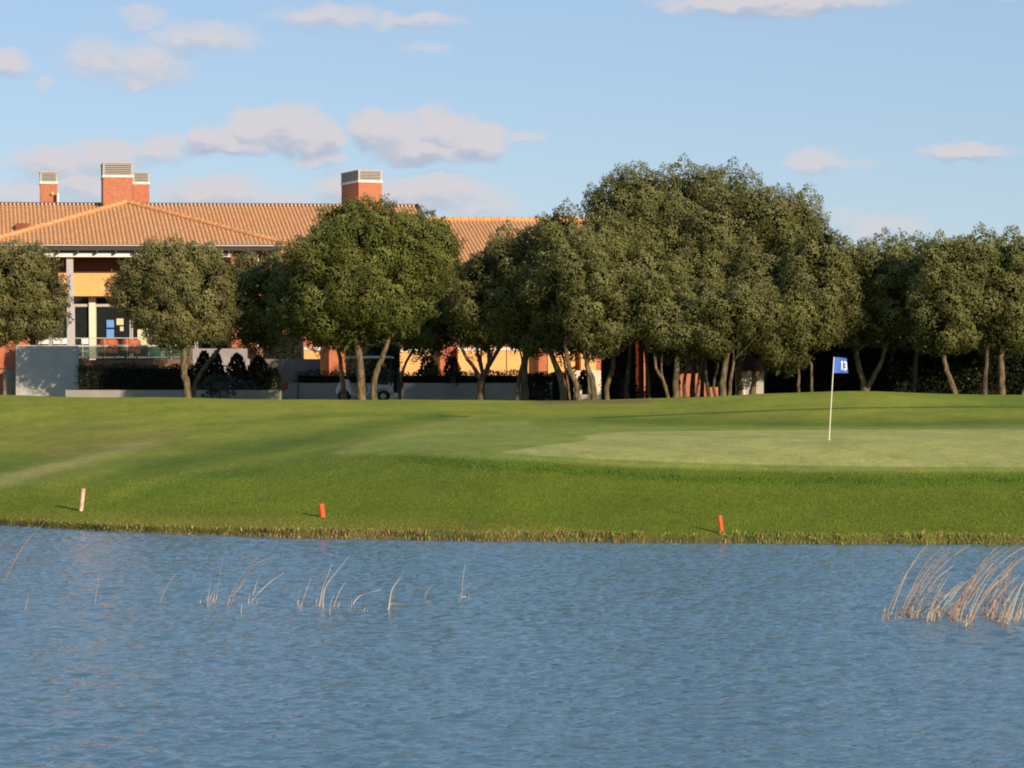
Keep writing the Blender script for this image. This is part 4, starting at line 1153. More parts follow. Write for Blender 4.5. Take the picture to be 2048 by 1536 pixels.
def shrub(label, px, pyt, pyb, wpx, Y, leaf, seed, shape='cone', name='shrub', cat='shrub'):
    rng = np.random.default_rng(seed)
    t = unproj(px, pyt, Y); b_ = unproj(px, pyb, Y); r = wpx * Y / F / 2; h = t[2] - b_[2]
    n = int(900 * r * h * 2) + 200
    s = rng.uniform(0, 1, n)
    if shape == 'cone': rad = r * np.minimum(1, (1 - s)**0.6 * 1.15) * (0.8 + .3 * rng.uniform(size=n))
    else: rad = r * np.sqrt(np.maximum(1 - (s * .98)**2, 0)) * (0.8 + .3 * rng.uniform(size=n))
    an = rng.uniform(0, 6.28, n)
    rad *= 1 + .16 * np.sin(an * 3 + s * 7 + seed)
    p = np.stack([t[0] + np.cos(an) * rad, Y + np.sin(an) * np.minimum(rad, .9), b_[2] + s * h + rng.normal(size=n) * .03], 1)
    d = np.stack([np.cos(an) * .5, np.sin(an) * .5, .9 + 0 * an], 1) + rng.normal(size=(n, 3)) * .4; d /= np.linalg.norm(d, axis=1, keepdims=True)
    w = np.cross(d, rng.normal(size=(n, 3))); w /= np.linalg.norm(w, axis=1, keepdims=True)
    ln = rng.uniform(.08, .18, n)[:, None]
    v = np.stack([p, p + d * ln * .5 + w * ln * .25, p + d * ln, p + d * ln * .5 - w * ln * .25], 1).reshape(-1, 3)
    root = thing(name, (t[0], Y, b_[2]), label, cat)
    fast_mesh('leaves', v, np.arange(len(v)), 4, M[leaf], parent=root, rnd=rng.uniform(0, 1, n))
    mb = MB()
    mb.tube([(t[0], Y, b_[2] - .2), (t[0], Y, b_[2] + h * .5), (t[0], Y, b_[2] + h * .85)], [.55 * r, .5 * r, .08 * r], 9)
    mb.build('stem', M['bark_dark'], root)
    return root
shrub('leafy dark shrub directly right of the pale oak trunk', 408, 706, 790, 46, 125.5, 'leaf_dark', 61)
shrub('pointed dark conical shrub before the shade-toned white wall', 433, 706, 788, 36, 125.2, 'leaf_dark', 62)
shrub('dark shrub with ragged top before the shade-toned white wall', 474, 711, 788, 52, 125.4, 'leaf_dark', 63)
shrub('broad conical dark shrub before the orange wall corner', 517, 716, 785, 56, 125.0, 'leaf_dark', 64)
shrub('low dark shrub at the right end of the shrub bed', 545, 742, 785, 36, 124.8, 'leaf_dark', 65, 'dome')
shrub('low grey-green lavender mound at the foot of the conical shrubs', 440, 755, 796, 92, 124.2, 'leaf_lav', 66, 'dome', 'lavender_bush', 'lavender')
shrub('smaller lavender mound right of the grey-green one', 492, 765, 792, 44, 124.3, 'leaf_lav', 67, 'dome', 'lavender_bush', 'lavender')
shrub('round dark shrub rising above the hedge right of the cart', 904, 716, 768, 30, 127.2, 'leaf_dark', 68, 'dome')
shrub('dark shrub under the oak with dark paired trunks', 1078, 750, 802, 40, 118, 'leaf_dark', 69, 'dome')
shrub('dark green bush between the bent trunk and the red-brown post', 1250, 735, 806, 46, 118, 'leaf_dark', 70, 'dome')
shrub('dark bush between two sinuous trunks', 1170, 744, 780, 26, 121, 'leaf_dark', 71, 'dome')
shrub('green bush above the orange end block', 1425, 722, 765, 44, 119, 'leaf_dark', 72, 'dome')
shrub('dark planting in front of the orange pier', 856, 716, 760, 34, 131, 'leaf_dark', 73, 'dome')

# reddish post in the grove
mb = MB(); world_box(mb, 1277, 1287, 640, 0, 117, .22, 0, z0=2.2)
setprops(mb.build('timber_post', mat('post_stain', (0.09, 0.035, 0.025), .9, .2, 4)), 'tall red-brown post standing inside the oak grove', 'post')
# shed
Ys = 116.0
a = unproj(1478, 743, Ys); b_ = unproj(1527, 743, Ys)
shed = thing('garden_shed', ((a[0] + b_[0]) / 2, Ys + 1, 2.3), 'small grey shed with a dark red roof and a cream door', 'shed')
mb = MB(); mb.box(a[0] + .02, b_[0], Ys, Ys + 2.2, 2.1, a[2], 0); mb.build('wall', M['grey_wall'], shed)
mb = MB(); c = (a[0] + b_[0]) / 2; zt = unproj(1503, 702, Ys)[2]
mb.add([(a[0] - .1, Ys - .12, a[2] + .003), (b_[0] + .1, Ys - .12, a[2] + .003), (c, Ys + 1.1, zt), (a[0] - .1, Ys + 2.3, a[2] + .003), (b_[0] + .1, Ys + 2.3, a[2] + .003)], [(0, 1, 2), (1, 4, 2), (4, 3, 2), (3, 0, 2), (0, 3, 4, 1)], 0)
mb.build('roof', M['shed_roof'], shed)
mb = MB(); world_box(mb, 1478, 1490, 756, 0, Ys - .06, .055, 0, z0=2.3); dr = mb.build('door', M['door_white'], shed)
mb = MB(); world_box(mb, 1486.5, 1488, 775, 778, Ys - .10, .038); mb.build('handle', M['cart_dark'], dr)
mb = MB(); q = unproj(1498, 745, Ys - .1); mb.tube([(q[0], Ys - .001, q[2]), (q[0], Ys - .14, q[2])], [.05, .08], 8); mb.build('wall_lamp', M['white'], shed)

# ============================================================ terrace furniture, seen through the railing
def armchair(px, label):
    u, _ = BP(px, 684, -1.6); w = .42
    root = thing('armchair', BW(u, -1.6, zf), label, 'chair', 'rounded chairs on the terrace')
    mb = MB(); vs = []; fs = []
    n = 16
    for j in range(5):
        z = zf + .30 + .17 * j
        for i in range(n + 1):
            an = math.pi * (i / n); s = math.sin(an)
            zz = min(z, zf + .45 + .62 * (0.35 + .65 * abs(math.sin(an))**.7))
            rr = w * (1 + .02 * j)
            vs.append(BW(u + math.cos(an) * rr, -1.6 - s * rr * .9 + .2, zz)); 
    for j in range(4):
        for i in range(n): q = j * (n + 1) + i; fs.append((q, q + 1, q + n + 2, q + n + 1))
    mb.add(vs, fs); o = mb.build('backrest', M['chair_red'], root, smooth=True)
    sm = o.modifiers.new('thickness', 'SOLIDIFY'); sm.thickness = .05
    mb = MB(); mb.tube([BW(u, -1.5, zf + .34), BW(u, -1.5, zf + .44)], [w * .9, w * .88], 16); mb.build('seat', M['chair_red'], root)
    for sx, sy in ((-1, -1), (1, -1), (-1, 1), (1, 1)):
        mb = MB(); mb.tube([BW(u + sx * .28, -1.5 + sy * .24, zf), BW(u + sx * .25, -1.5 + sy * .22, zf + .34)], .02, 6); mb.build('leg', M['cart_dark'], root)
armchair(217, 'red-brown rounded chair in front of the blue sheets')
armchair(262, 'red-brown rounded chair in front of the cream sheets')
def sheet(px0, px1, py0, py1, m_, label, v=3.30, name='paper_sheet', cat='poster', group=None):
    mb = MB(); bbox(mb, px0, px1, py0, py1, v, .012)
    o = mb.build(name, M[m_]); setprops(o, label, cat, group)
sheet(213, 228, 640, 655, 'blue_sheet', 'upper of the two blue sheets on the terrace window')
sheet(213, 228, 658.5, 675.5, 'blue_sheet', 'lower of the two blue sheets on the terrace window')
sheet(233, 247, 637, 650, 'cream_sheet', 'small cream sheet just right of the upper blue sheet')
sheet(240, 247, 653, 662, 'cream_sheet', 'smallest cream sheet below the one beside the blue sheets')
sheet(283, 297, 637, 646, 'cream_sheet', 'narrow cream sheet above the tall cream banner')
sheet(275, 297, 657, 690, 'cream_sheet', 'tall cream banner behind the right rounded chair')
def bench(px0, px1, label):
    u0, _ = BP(px0, 682, -2.2); u1, _ = BP(px1, 682, -2.2)
    root = thing('bench_seat', BW((u0 + u1) / 2, -2.0, zf), label, 'bench')
    zt = BP(px0, 677.5, -2.2)[1]; zb_ = BP(px0, 688, -2.2)[1]
    mb = MB(); mb.box(u0, u1, -2.2, -2.08, zb_, zt, 0, BW); mb.build('backrest', M['white'], root)
    mb = MB(); mb.box(u0, u1, -2.06, -1.6, zf + .4, zf + .46, 0, BW); mb.build('seat', M['white'], root)
    for uu in (u0 + .06, u1 - .06):
        for vv in (-2.05, -1.65):
            mb = MB(); mb.box(uu - .025, uu + .025, vv - .02, vv + .02, zf, zf + .398, 0, BW); mb.build('leg', M['grey_steel'], root)
bench(71, 97, 'white bench back left end of the terrace railing')
bench(106, 134, 'white bench back beside the steel column')
bench(163, 177, 'narrow white seat back between the column and cream mullion')

# post with base, pot
mb = MB()
root = thing('parasol_stand', (unproj(596, 798, 125)[0], 125, 2.45), 'thin dark post on a square base before the low wall', 'post')
q = unproj(596, 764, 125); mb.tube([(q[0], 125, 2.55), (q[0], 125, q[2])], .03, 8); mb.build('pole', M['cart_dark'], root)
mb = MB(); mb.box(q[0] - .14, q[0] + .14, 124.86, 125.14, 2.40, 2.56); mb.box(q[0] - .08, q[0] + .08, 124.92, 125.08, 2.561, 2.66); mb.build('base', M['cart_dark'], root)
root = thing('flower_pot', (unproj(571, 780, 126.5)[0], 126.5, 2.9), 'dark red flower pot at the left end of the long low wall', 'plant pot')
q = unproj(571, 779, 126.5)
mb = MB(); world_box(mb, 563, 577, 779, 0, 126.3, .4, 0, z0=2.2); setprops(mb.build('stone_plinth', M['pale_wall']), 'pale block under the dark red flower pot', 'plinth')
mb = MB(); mb.tube([(q[0], 126.5, q[2] + .003), (q[0], 126.5, q[2] + .26), (q[0], 126.5, q[2] + .30)], [.10, .15, .16], 12); mb.build('pot', M['terracotta'], root)

# ============================================================ flag on the green
fb = ground_hit(1658, 880)
tp = unproj(1668, 714, fb[1])
root = thing('golf_flag', fb, 'white flagstick with a blue number 13 flag on the putting green', 'flag')
mb = MB(); mb.tube([fb - np.array([0, 0, .05]), fb * .5 + tp * .5, tp], [.013, .012, .011], 10); mb.build('pole', M['pole'], root)
def flag_pt(s, t):                      # s along the cloth 0..1, t down 0..1
    along = s * 0.50
    x = 0.44 * (s - 0.10 * s**4) ; y = 0.045 * math.sin(s * 5.5 + t * .8) + 0.20 * s
    z = -t * 0.40 - s * s * 0.05 * (1 - t) - 0.02 * s * math.sin(t * 3)
    x -= 0.07 * s**5 * (1 - t)
    lean = (fb - tp) / (fb[2] - tp[2]) * 1.0
    base = tp + (tp - fb) / np.linalg.norm(tp - fb) * (-t * 0.40)
    return np.array([base[0] + x + .012, base[1] + y, tp[2] - .005 + z])
mb = MB(); nu, nv = 18, 10
vs = [flag_pt(i / nu, j / nv) for j in range(nv + 1) for i in range(nu + 1)]
mb.add(vs, [(j * (nu + 1) + i, j * (nu + 1) + i + 1, (j + 1) * (nu + 1) + i + 1, (j + 1) * (nu + 1) + i) for j in range(nv) for i in range(nu)])
fl = mb.build('flag_cloth', M['flag'], root, smooth=True)
def glyph(polys, s0, s1, t0, t1):
    mb = MB()
    for poly in polys:                   # poly lines with width, in 0..1
        for (x0, y0), (x1, y1) in zip(poly[:-1], poly[1:]):
            w = .19; dx, dy = x1 - x0, y1 - y0; l = math.hypot(dx, dy) + 1e-9
            ex, ey = dx / l * w * .45, dy / l * w * .45
            nx_, ny_ = -dy / l * w, dx / l * w
            c = []
            for (a_, b2) in ((x0 - ex - nx_, y0 - ey - ny_ * .6), (x1 + ex - nx_, y1 + ey - ny_ * .6), (x1 + ex + nx_, y1 + ey + ny_ * .6), (x0 - ex + nx_, y0 - ey + ny_ * .6)):
                p = flag_pt(s0 + (s1 - s0) * a_, t0 + (t1 - t0) * b2) + np.array([0, -.004, 0]); c.append(p)
            mb.add(c, [(0, 1, 2, 3)])
    return mb.build('number', M['flag_num'], fl)
glyph([[(0.5, 0), (0.5, 1)], [(0.5, 0), (.25, .12)]], .40, .60, .24, .74)
glyph([[(0.1, .05), (.5, 0), (.9, .12), (.95, .3), (.8, .45), (.45, .5)], [(.45, .5), (.85, .56), (.95, .75), (.8, .93), (.45, 1), (.1, .92)]], .62, .86, .24, .74)
mb = MB(); mb.tube([fb + np.array([0, 0, -.02]), fb + np.array([0, 0, .006])], .054, 16); mb.build('cup', M['white'], root)

# ============================================================ hazard stakes
def stake(px, py, tx, ty, wid, m_, label):
    b0 = ground_hit(px, py)
    t0 = unproj(tx, ty, b0[1])
    root = thing('hazard_stake', b0, label, 'stake', 'orange stakes along the bank')
    d = (t0 - b0); ln = np.linalg.norm(d); d /= ln
    mb = MB()
    w = wid * b0[1] / F / 2
    mb.tube([b0 - d * .08, b0 + d * .02, t0 - d * .012, t0], [w, w, w, w * .8], 12)
    mb.build('post', M[m_], root)
stake(162, 1022, 167, 977, 8, 'stake_worn', 'faded pinkish white stake, tallest and leftmost on the bank')
stake(645.5, 1034, 642, 1008, 11, 'stake', 'short thick orange-red stake in the middle of the bank')
stake(1443.5, 1067, 1439, 1031, 8.5, 'stake', 'orange stake leaning left nearest the water at the right')

# ============================================================ reeds in the water
def reed(stems, label, mat_='reed_pale', group='reeds standing in the pond', seed=0):
    """stems: list of photo polylines [(px,py)...] the first point on the water"""
    rr = random.Random(seed)
    if mat_ == 'reed_pale' and 2 < len(stems) + seed and seed < 12:
        for q in range(2):
            bx, by = stems[0][0][0] + rr.uniform(-9, 12), stems[0][0][1] + rr.uniform(-4, 5)
            hh = rr.choice([10, 14, 22, 36]) * rr.uniform(.7, 1.2); ln_ = rr.uniform(.1, .7) * hh
            stems.append([(bx, by), (bx + ln_ * .3, by - hh * .55), (bx + ln_, by - hh)])
    b0 = water_hit(*stems[0][0])
    root = thing('reed_clump', b0, label, 'reeds', group)
    for st in stems:
        b1 = water_hit(*st[0]); Yb = b1[1]
        pts = [b1 - np.array([0, 0, .1])] + [b1]
        for q in st[1:]:
            pts.append(unproj(q[0], q[1], Yb + rr.uniform(-.1, .1)))
        # smooth
        P = [pts[0]]
        for i in range(1, len(pts) - 1):
            p0, p1, p2, p3 = pts[i - 1], pts[i], pts[i + 1], pts[min(i + 2, len(pts) - 1)]
            for k in range(5):
                t = k / 5
                P.append(0.5 * ((2 * p1) + (-p0 + p2) * t + (2 * p0 - 5 * p1 + 4 * p2 - p3) * t**2 + (-p0 + 3 * p1 - 3 * p2 + p3) * t**3))
        P.append(pts[-1])
        r0 = rr.uniform(.0035, .008) if mat_ == 'reed_pale' else rr.uniform(.004, .0085)
        mb = MB(); mb.tube(P, [r0 * (1 - .72 * i / (len(P) - 1)) for i in range(len(P))], 5, r=rr.random())
        mb.build('stem', M[mat_], root, smooth=True)
reed([[(455, 1207), (470, 1172), (492, 1140), (515, 1117)], [(456, 1207), (480, 1168), (512, 1128), (558, 1112)], [(462, 1207), (476, 1180), (490, 1162)], [(515, 1118), (500, 1110), (476, 1102)], [(440, 1208), (468, 1210), (490, 1213)]], 'bent reed stems leaning right, second group in the left reed patch', seed=1)
reed([[(502, 1205), (520, 1183), (543, 1162), (567, 1146)], [(503, 1205), (512, 1170), (520, 1150)]], 'single arched pale reed leaning far right beside the bent group', seed=2)
reed([[(415, 1212), (417, 1190), (421, 1163)], [(411, 1211), (413, 1200), (413, 1193)], [(401, 1206), (401, 1199)]], 'short upright reed stubs at the left of the patch', seed=3)
reed([[(431, 1208), (436, 1170), (446, 1120), (453, 1090)], [(428, 1208), (433, 1196), (434, 1188)]], 'very thin tall faint reed beside the short stubs', seed=4)
reed([[(597, 1215), (596, 1193)], [(603, 1212), (612, 1182), (622, 1156)], [(600, 1214), (606, 1203), (606, 1196)]], 'low broken reed stubs with a thin stem leaning right', seed=5)
reed([[(638, 1213), (646, 1175), (658, 1145), (664, 1128)], [(640, 1211), (652, 1172), (672, 1145), (699, 1112)], [(637, 1213), (640, 1203), (643, 1196)], [(625, 1216), (627, 1209)]], 'tall forked reed, the brightest in the middle of the patch', seed=6)
reed([[(659, 1229), (662, 1205), (668, 1191)], [(668, 1212), (678, 1185), (692, 1163)], [(676, 1214), (680, 1204)]], 'reed stub with a faint stem just right of the forked reed', seed=7)
reed([[(703, 1217), (703, 1200)], [(706, 1208), (720, 1192), (742, 1184), (761, 1180)], [(728, 1221), (731, 1214)], [(734, 1222), (737, 1216)]], 'reed arched low toward the right with a short stub', seed=8)
reed([[(777, 1219), (784, 1180), (797, 1160), (808, 1142)], [(779, 1215), (788, 1182), (794, 1168)], [(777, 1217), (795, 1224), (813, 1228)], [(780, 1210), (800, 1208), (825, 1213)]], 'reed with one stem broken flat on the water', seed=9)
reed([[(850, 1209), (851, 1190), (860, 1176), (869, 1168)]], 'small hooked reed between the broken reed and the lone one', seed=10)
reed([[(923, 1199), (925, 1165), (930, 1128)], [(924, 1194), (938, 1195), (958, 1198)], [(938, 1197), (938, 1185)]], 'lone upright reed at the right end of the left patch', seed=11)
reed([[(482, 1226), (484, 1208)], [(478, 1225), (496, 1228), (508, 1229)]], 'tiny stub in front of the bent reed group', seed=12)
reed([[(122, 1216), (132, 1196), (142, 1186), (160, 1192), (184, 1204)]], 'reed folded over into an arch near the left edge', 'reed', seed=13)
reed([[(8, 1166), (30, 1120), (56, 1080), (94, 1040)]], 'long thin reddish reed crossing the far bank at the left edge', 'reed', seed=14)
reed([[(50, 1218), (58, 1190), (64, 1175)]], 'faint short reed near the left edge', 'reed', seed=15)
reed([[(190, 1208), (193, 1185), (198, 1150)]], 'faint upright reed right of the folded one', 'reed', seed=16)
reed([[(320, 1204), (332, 1176), (350, 1148)]], 'faint leaning reed midway between the folded reed and the patch', 'reed', seed=17)

rr = random.Random(77)
right = [  # base px,py ; list of tips ; label
    ((1776, 1236), [(1856, 1088)], 'thin olive reed at the far left of the right reed bed'),
    ((1803, 1232), [(1812, 1214), (1888, 1092)], 'reeds with short pale stubs beside the thin olive reed'),
    ((1814, 1231), [(1898, 1100), (1942, 1088), (1842, 1150)], 'long reddish reeds sweeping up to the far bank'),
    ((1832, 1232), [(1880, 1158), (1925, 1170), (1905, 1120)], 'reddish reeds bent into a shallow arch'),
    ((1856, 1240), [(1902, 1132), (1870, 1206), (1930, 1160)], 'straight pale topped reed with low stubs'),
    ((1874, 1236), [(1874, 1200), (1890, 1175)], 'short upright pale reed in the right reed bed'),
    ((1884, 1230), [(1945, 1152), (1920, 1195), (1905, 1215)], 'low reeds in front of the sweeping red ones'),
    ((1903, 1238), [(1962, 1150), (2010, 1095), (1986, 1120)], 'tall orange reeds in the middle of the right reed bed'),
    ((1917, 1232), [(1985, 1130), (2045, 1082), (1995, 1094)], 'longest red reed reaching the bank near the right edge'),
    ((1931, 1250), [(1945, 1222), (2000, 1120), (2048, 1112)], 'reed group nearest the viewer with a bent red stem'),
    ((1942, 1236), [(1960, 1208), (2012, 1140)], 'short reed pair right of the nearest group'),
    ((1968, 1234), [(2030, 1120), (2008, 1165), (2060, 1100)], 'dense olive reeds left of the edge clump'),
    ((1982, 1236), [(2040, 1150), (2000, 1190), (2015, 1140)], 'olive and red reeds before the edge clump'),
    ((1998, 1244), [(2048, 1160), (2025, 1110), (2020, 1195)], 'thick pale based reeds beside the right edge'),
    ((2012, 1246), [(2030, 1150), (2064, 1140), (2018, 1214)], 'yellow stemmed reeds beside the right edge'),
    ((2034, 1238), [(2060, 1180), (2090, 1120), (2046, 1200)], 'outermost reeds cut by the right edge'),
]
for k, (b0, tips, label) in enumerate(right):
    stems = []
    for i, tp_ in enumerate(tips):
        for j in range(3 if i < 2 else 2):
            bx = b0[0] + rr.uniform(-7, 7); by = b0[1] + rr.uniform(-7, 5)
            tx = tp_[0] + rr.uniform(-7, 7) * (j > 0) * 2; ty = tp_[1] + rr.uniform(0, 12) * (j > 0)
            cxm = bx + (tx - bx) * .36; cym = by + (ty - by) * .50
            cx2 = bx + (tx - bx) * .68; cy2 = by + (ty - by) * .80
            stems.append([(bx, by), (cxm, cym), (cx2, cy2), (tx, ty)])
    # stubs
    for j in range(6):
        bx = b0[0] + rr.uniform(-12, 14); by = b0[1] + rr.uniform(-8, 6)
        stems.append([(bx, by), (bx + rr.uniform(0, 6), by - rr.uniform(8, 26))])
    if rr.random() < .7:
        bx = b0[0] + rr.uniform(-5, 8); by = b0[1] - rr.uniform(10, 24)
        stems.append([(b0[0], b0[1]), (bx, by), (bx + rr.uniform(18, 34), by + rr.uniform(8, 16))])
    reed(stems, label, 'reed', 'reeds standing in the pond', seed=100 + k)

# ============================================================ golf cart with its driver
Yc = 122.5
def CX_(px): return unproj(px, 780, Yc)[0]
x0 = CX_(678); cz = gz(CX_(740), Yc)
root = thing('golf_cart', (CX_(738), Yc, cz), 'white golf cart with a dark golf bag parked behind the twin trunks', 'golf cart')
def bx(mb, xa, xb, ya, yb, za, zb, mi=0): mb.box(x0 + xa, x0 + xb, Yc + ya, Yc + yb, cz + za, cz + zb, mi)
def profile(mb, pts, ya, yb, mi=0):     # side profile (x,z) extruded across
    n = len(pts)
    vs = [(x0 + x, Yc + ya, cz + z) for x, z in pts] + [(x0 + x, Yc + yb, cz + z) for x, z in pts]
    mb.add(vs, [tuple(range(n)), tuple(range(2 * n - 1, n - 1, -1))] + [((i + 1) % n, i, i + n, (i + 1) % n + n) for i in range(n)], mi)
mb = MB()
profile(mb, [(0.02, .34), (.02, .52), (.10, .74), (.22, .92), (.42, .98), (.52, .96), (.60, .62), (.68, .34), (.56, .30), (.55, .44), (.42, .55), (.26, .55), (.14, .42), (.12, .34)], -.56, .56)
profile(mb, [(1.32, .32), (1.34, .70), (1.55, .74), (2.05, .70), (2.30, .62), (2.34, .42), (2.18, .36), (2.14, .48), (2.02, .57), (1.82, .57), (1.68, .46), (1.66, .32)], -.58, .58)
profile(mb, [(.66, .26), (.66, .34), (1.34, .34), (1.34, .26)], -.55, .55)
body = mb.build('body', M['cart_white'], root)
mod = body.modifiers.new('bevel', 'BEVEL'); mod.width = .02; mod.segments = 2
for xc in (.34, 1.92):
    for s in (-1, 1):
        y = s * .47
        mb = MB()
        pr = [(.20, -.10), (.225, -.09), (.235, 0), (.225, .09), (.20, .10)]
        vs = []; n = 22
        for k in range(n):
            t = 2 * math.pi * k / n
            for r, dy in pr + [(.12, .09), (.12, -.09)]:
                vs.append((x0 + xc + math.cos(t) * r, Yc + y + dy, cz + .235 + math.sin(t) * r))
        m_ = 7
        mb.add(vs, [(k * m_ + i, k * m_ + (i + 1) % m_, ((k + 1) % n) * m_ + (i + 1) % m_, ((k + 1) % n) * m_ + i) for k in range(n) for i in range(m_)])
        wh = mb.build('wheel', M['rubber'], root, smooth=False)
        mb = MB(); mb.tube([(x0 + xc, Yc + y - .085, cz + .235), (x0 + xc, Yc + y + .085, cz + .235)], .125, 14); mb.build('rim', M['rim'], wh)
mb = MB()
vs = []; n = 10
for j, (ins, dz) in enumerate(((0.0, 0), (.0, .05), (.10, .09))):
    vs += [(x0 + .35 + ins, Yc - .60 + ins, cz + 1.90 + dz), (x0 + 2.30 - ins, Yc - .60 + ins, cz + 1.90 + dz), (x0 + 2.30 - ins, Yc + .60 - ins, cz + 1.90 + dz), (x0 + .35 + ins, Yc + .60 - ins, cz + 1.90 + dz)]
mb.add(vs, [(3, 2, 1, 0), (8, 9, 10, 11)] + [(a_ * 4 + i, a_ * 4 + (i + 1) % 4, (a_ + 1) * 4 + (i + 1) % 4, (a_ + 1) * 4 + i) for a_ in range(2) for i in range(4)])
mb.build('canopy', M['cart_white'], root)
for s in (-1, 1):
    for (xa, za, xb, zb_) in ((.46, .95, .62, 1.91), (2.22, .68, 2.20, 1.91)):
        mb = MB(); mb.tube([(x0 + xa, Yc + s * .52, cz + za), (x0 + xb, Yc + s * .54, cz + zb_)], .018, 6); mb.build('strut', M['cart_dark'], root)
mb = MB(); bx(mb, 1.60, 2.10, -.52, .52, .74, .90); mb.build('seat', M['cart_dark'], root)
mb = MB(); mb.hexa([(x0 + a_, Yc + b2, cz + c2) for a_, b2, c2 in ((2.02, -.52, .91), (2.12, -.52, .91), (2.12, .52, .91), (2.02, .52, .91), (2.12, -.52, 1.30), (2.20, -.52, 1.30), (2.20, .52, 1.30), (2.12, .52, 1.30))]); mb.build('backrest', M['cart_dark'], root)
mb = MB()
c = Vector((x0 + 1.12, Yc - .27, cz + 1.10)); ax_ = Vector((-.6, 0, .8)).normalized()
e1 = Vector((0, 1, 0)); e2 = ax_.cross(e1)
ring = [c + (e1 * math.cos(2 * math.pi * k / 20) + e2 * math.sin(2 * math.pi * k / 20)) * .17 for k in range(21)]
mb.tube(ring, .014, 6, cap=False); mb.tube([c, (x0 + .70, Yc - .27, cz + .60)], .018, 6); mb.tube([ring[0], c, ring[10]], .010, 5)
mb.build('steering_wheel', M['cart_dark'], root)
# golf bag carried at the back
root.scale = (1.1, 1, 1)
x0 += .22
gb = thing('golf_bag', (x0 + 2.38, Yc - .1, cz + .4), 'black golf bag with clubs strapped on the back of the cart', 'golf bag')
mb = MB()
for yy in (-.2, ):
    mb.tube([(x0 + 2.36, Yc + yy, cz + .36), (x0 + 2.40, Yc + yy, cz + .50), (x0 + 2.46, Yc + yy, cz + .95), (x0 + 2.50, Yc + yy, cz + 1.22)], [.13, .155, .14, .15], 12)
    mb.tube([(x0 + 2.55, Yc + yy - .05, cz + .55), (x0 + 2.60, Yc + yy - .05, cz + .85)], [.07, .07], 8)
mb.build('bag_body', M['cart_dark'], gb)
for i in range(5):
    a_ = i * 1.3; mb = MB()
    p0 = Vector((x0 + 2.50 + .06 * math.cos(a_), Yc - .2 + .06 * math.sin(a_), cz + 1.15)); p1 = p0 + Vector((.04 * math.cos(a_) + .03, .03 * math.sin(a_), .24 + .03 * i))
    mb.tube([p0, p1], .007, 5); mb.tube([p1, p1 + Vector((.05, 0, .02))], [.022, .03], 6); mb.build('club', M['grey_steel'], gb)
gb = thing('golf_bag', (x0 + 2.38, Yc + .25, cz + .4), 'second dark golf bag on the far side of the cart back', 'golf bag')
mb = MB(); mb.tube([(x0 + 2.30, Yc + .22, cz + .36), (x0 + 2.34, Yc + .22, cz + .50), (x0 + 2.34, Yc + .22, cz + .95), (x0 + 2.36, Yc + .22, cz + 1.18)], [.13, .155, .14, .15], 12)
mb.build('bag_body', M['cart_dark'], gb)

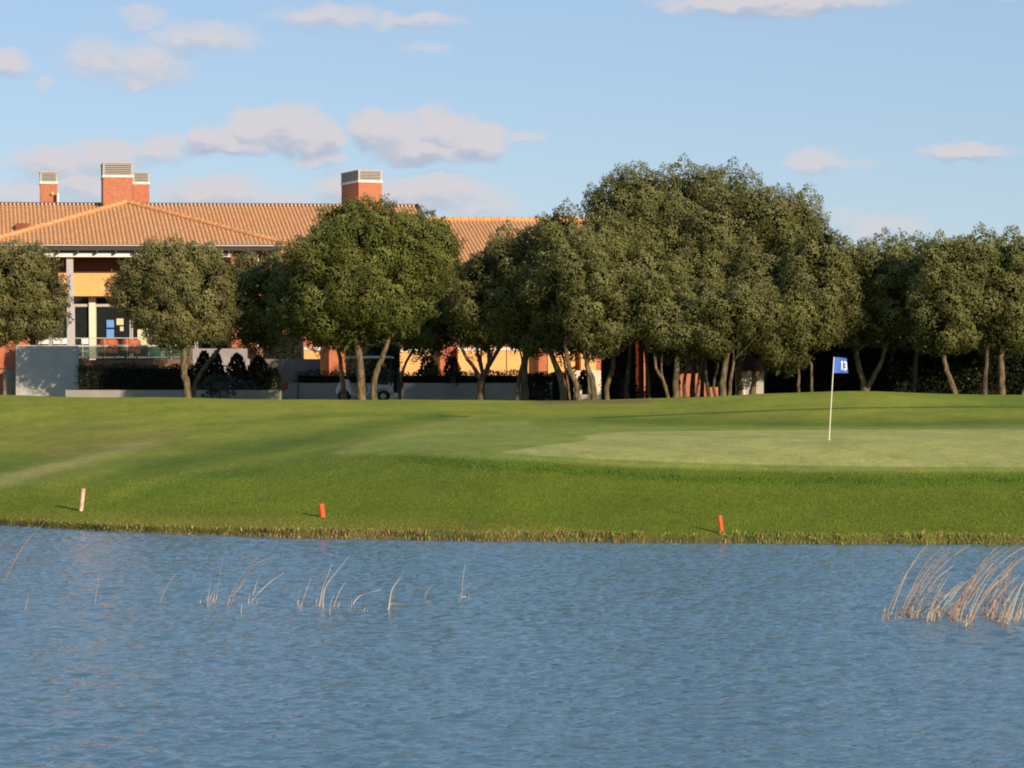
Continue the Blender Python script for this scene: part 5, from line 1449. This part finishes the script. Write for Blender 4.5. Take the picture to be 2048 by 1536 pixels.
# --- the seated driver: one skinned body
def person_seated(px_, py_, pz_):
    P = thing('person', (px_, py_, pz_), 'person in a dark jacket seated at the wheel of the golf cart', 'person')
    # coordinates relative to the hip; facing -X
    J = {'pelvis': (0, 0, .10), 'waist': (.04, 0, .26), 'chest': (.05, 0, .46), 'neck': (.01, 0, .60), 'throat': (-.01, 0, .66),
         'shL': (.04, -.18, .54), 'shR': (.04, .18, .54), 'elL': (-.10, -.23, .30), 'elR': (-.10, .23, .30), 'wrL': (-.34, -.14, .33), 'wrR': (-.34, .12, .33),
         'haL': (-.42, -.12, .35), 'haR': (-.42, .10, .35),
         'hipL': (-.04, -.10, .08), 'hipR': (-.04, .10, .08), 'knL': (-.46, -.13, .12), 'knR': (-.46, .13, .12), 'anL': (-.62, -.12, -.30), 'anR': (-.62, .12, -.30),
         'toL': (-.80, -.12, -.36), 'toR': (-.80, .12, -.36)}
    R = {'pelvis': .15, 'waist': .14, 'chest': .165, 'neck': .065, 'throat': .055, 'shL': .075, 'shR': .075, 'elL': .050, 'elR': .050, 'wrL': .032, 'wrR': .032, 'haL': .036, 'haR': .036,
         'hipL': .095, 'hipR': .095, 'knL': .062, 'knR': .062, 'anL': .042, 'anR': .042, 'toL': .036, 'toR': .036}
    E = [('pelvis', 'waist'), ('waist', 'chest'), ('chest', 'neck'), ('neck', 'throat'), ('chest', 'shL'), ('chest', 'shR'), ('shL', 'elL'), ('shR', 'elR'), ('elL', 'wrL'), ('elR', 'wrR'), ('wrL', 'haL'), ('wrR', 'haR'),
         ('pelvis', 'hipL'), ('pelvis', 'hipR'), ('hipL', 'knL'), ('hipR', 'knR'), ('knL', 'anL'), ('knR', 'anR'), ('anL', 'toL'), ('anR', 'toR')]
    # fingers on the wheel
    for s, hn in ((-1, 'haL'), (1, 'haR')):
        hx, hy, hz_ = J[hn]
        for f in range(4):
            k1, k2 = f'{hn}f{f}', f'{hn}g{f}'
            J[k1] = (hx - .045, hy + (f - 1.5) * .020, hz_ + .012); J[k2] = (hx - .062 + .004 * f, hy + (f - 1.5) * .020, hz_ - .022); R[k1] = .009; R[k2] = .008
            E += [(hn, k1), (k1, k2)]
        k = hn + 'th'; J[k] = (hx - .02, hy - s * .05, hz_ + .02); R[k] = .010; E.append((hn, k))
    names = list(J); me = bpy.data.meshes.new('body')
    me.from_pydata([J[n_] for n_ in names], [(names.index(a), names.index(b2)) for a, b2 in E], [])
    o = bpy.data.objects.new('body', me); COL.objects.link(o); o.parent = P
    bpy.context.view_layer.objects.active = o
    sk = o.modifiers.new('skin', 'SKIN')
    for i, n_ in enumerate(names):
        sv_ = me.skin_vertices[0].data[i]; sv_.radius = (R[n_], R[n_]); sv_.use_root = (n_ == 'pelvis')
    ss = o.modifiers.new('sub', 'SUBSURF'); ss.levels = 1; ss.render_levels = 2
    me.materials.append(M['jacket'])
    # head: shaped ellipsoid with nose, brow and chin
    mb = MB(); vs = []; nu, nv = 20, 14
    hc = Vector((px_ - .03, py_, pz_ + .77))
    for j in range(nv + 1):
        ph = math.pi * j / nv
        for i in range(nu):
            th = 2 * math.pi * i / nu
            x, y, z = math.sin(ph) * math.cos(th), math.sin(ph) * math.sin(th), math.cos(ph)
            r = 1.0
            front = max(0, -x)
            nose = .16 * math.exp(-((y / .16)**2 + ((z + .12) / .2)**2)) * (front > .5)
            chin = .08 * math.exp(-((y / .3)**2 + ((z + .8) / .2)**2)) * front
            eye = -.05 * (math.exp(-(((y - .33) / .16)**2 + ((z - .05) / .12)**2)) + math.exp(-(((y + .33) / .16)**2 + ((z - .05) / .12)**2))) * (front > .4)
            r += nose + chin + eye
            vs.append((hc.x + x * r * .098, hc.y + y * r * .078 * (1 - .15 * max(0, -z)), hc.z + z * r * .118))
    mb.add(vs, [(j * nu + i, j * nu + (i + 1) % nu, (j + 1) * nu + (i + 1) % nu, (j + 1) * nu + i) for j in range(nv) for i in range(nu)])
    mb.build('head', M['skin'], P, smooth=True)
    mb = MB(); vs = []
    for j in range(8):
        ph = math.pi * .56 * j / 7
        for i in range(nu):
            th = 2 * math.pi * i / nu
            lim = .42 if math.cos(th) < -.3 else 1.0
            p2 = ph * lim
            x, y, z = math.sin(p2) * math.cos(th), math.sin(p2) * math.sin(th), math.cos(p2)
            vs.append((hc.x + x * .108 + .006, hc.y + y * .088, hc.z + z * .13))
    mb.add(vs, [(j * nu + i, j * nu + (i + 1) % nu, (j + 1) * nu + (i + 1) % nu, (j + 1) * nu + i) for j in range(7) for i in range(nu)])
    h_ = mb.build('hair', M['hair'], P, smooth=True); so = h_.modifiers.new('t', 'SOLIDIFY'); so.thickness = .012
    for s in (-1, 1):
        mb = MB(); mb.tube([(hc.x + .005, hc.y + s * .080, hc.z + .025), (hc.x + .008, hc.y + s * .088, hc.z), (hc.x, hc.y + s * .080, hc.z - .03)], [.008, .013, .008], 6); mb.build('ear', M['skin'], P)
person_seated(x0 - .22 + 2.06, Yc - .27, cz + .86)
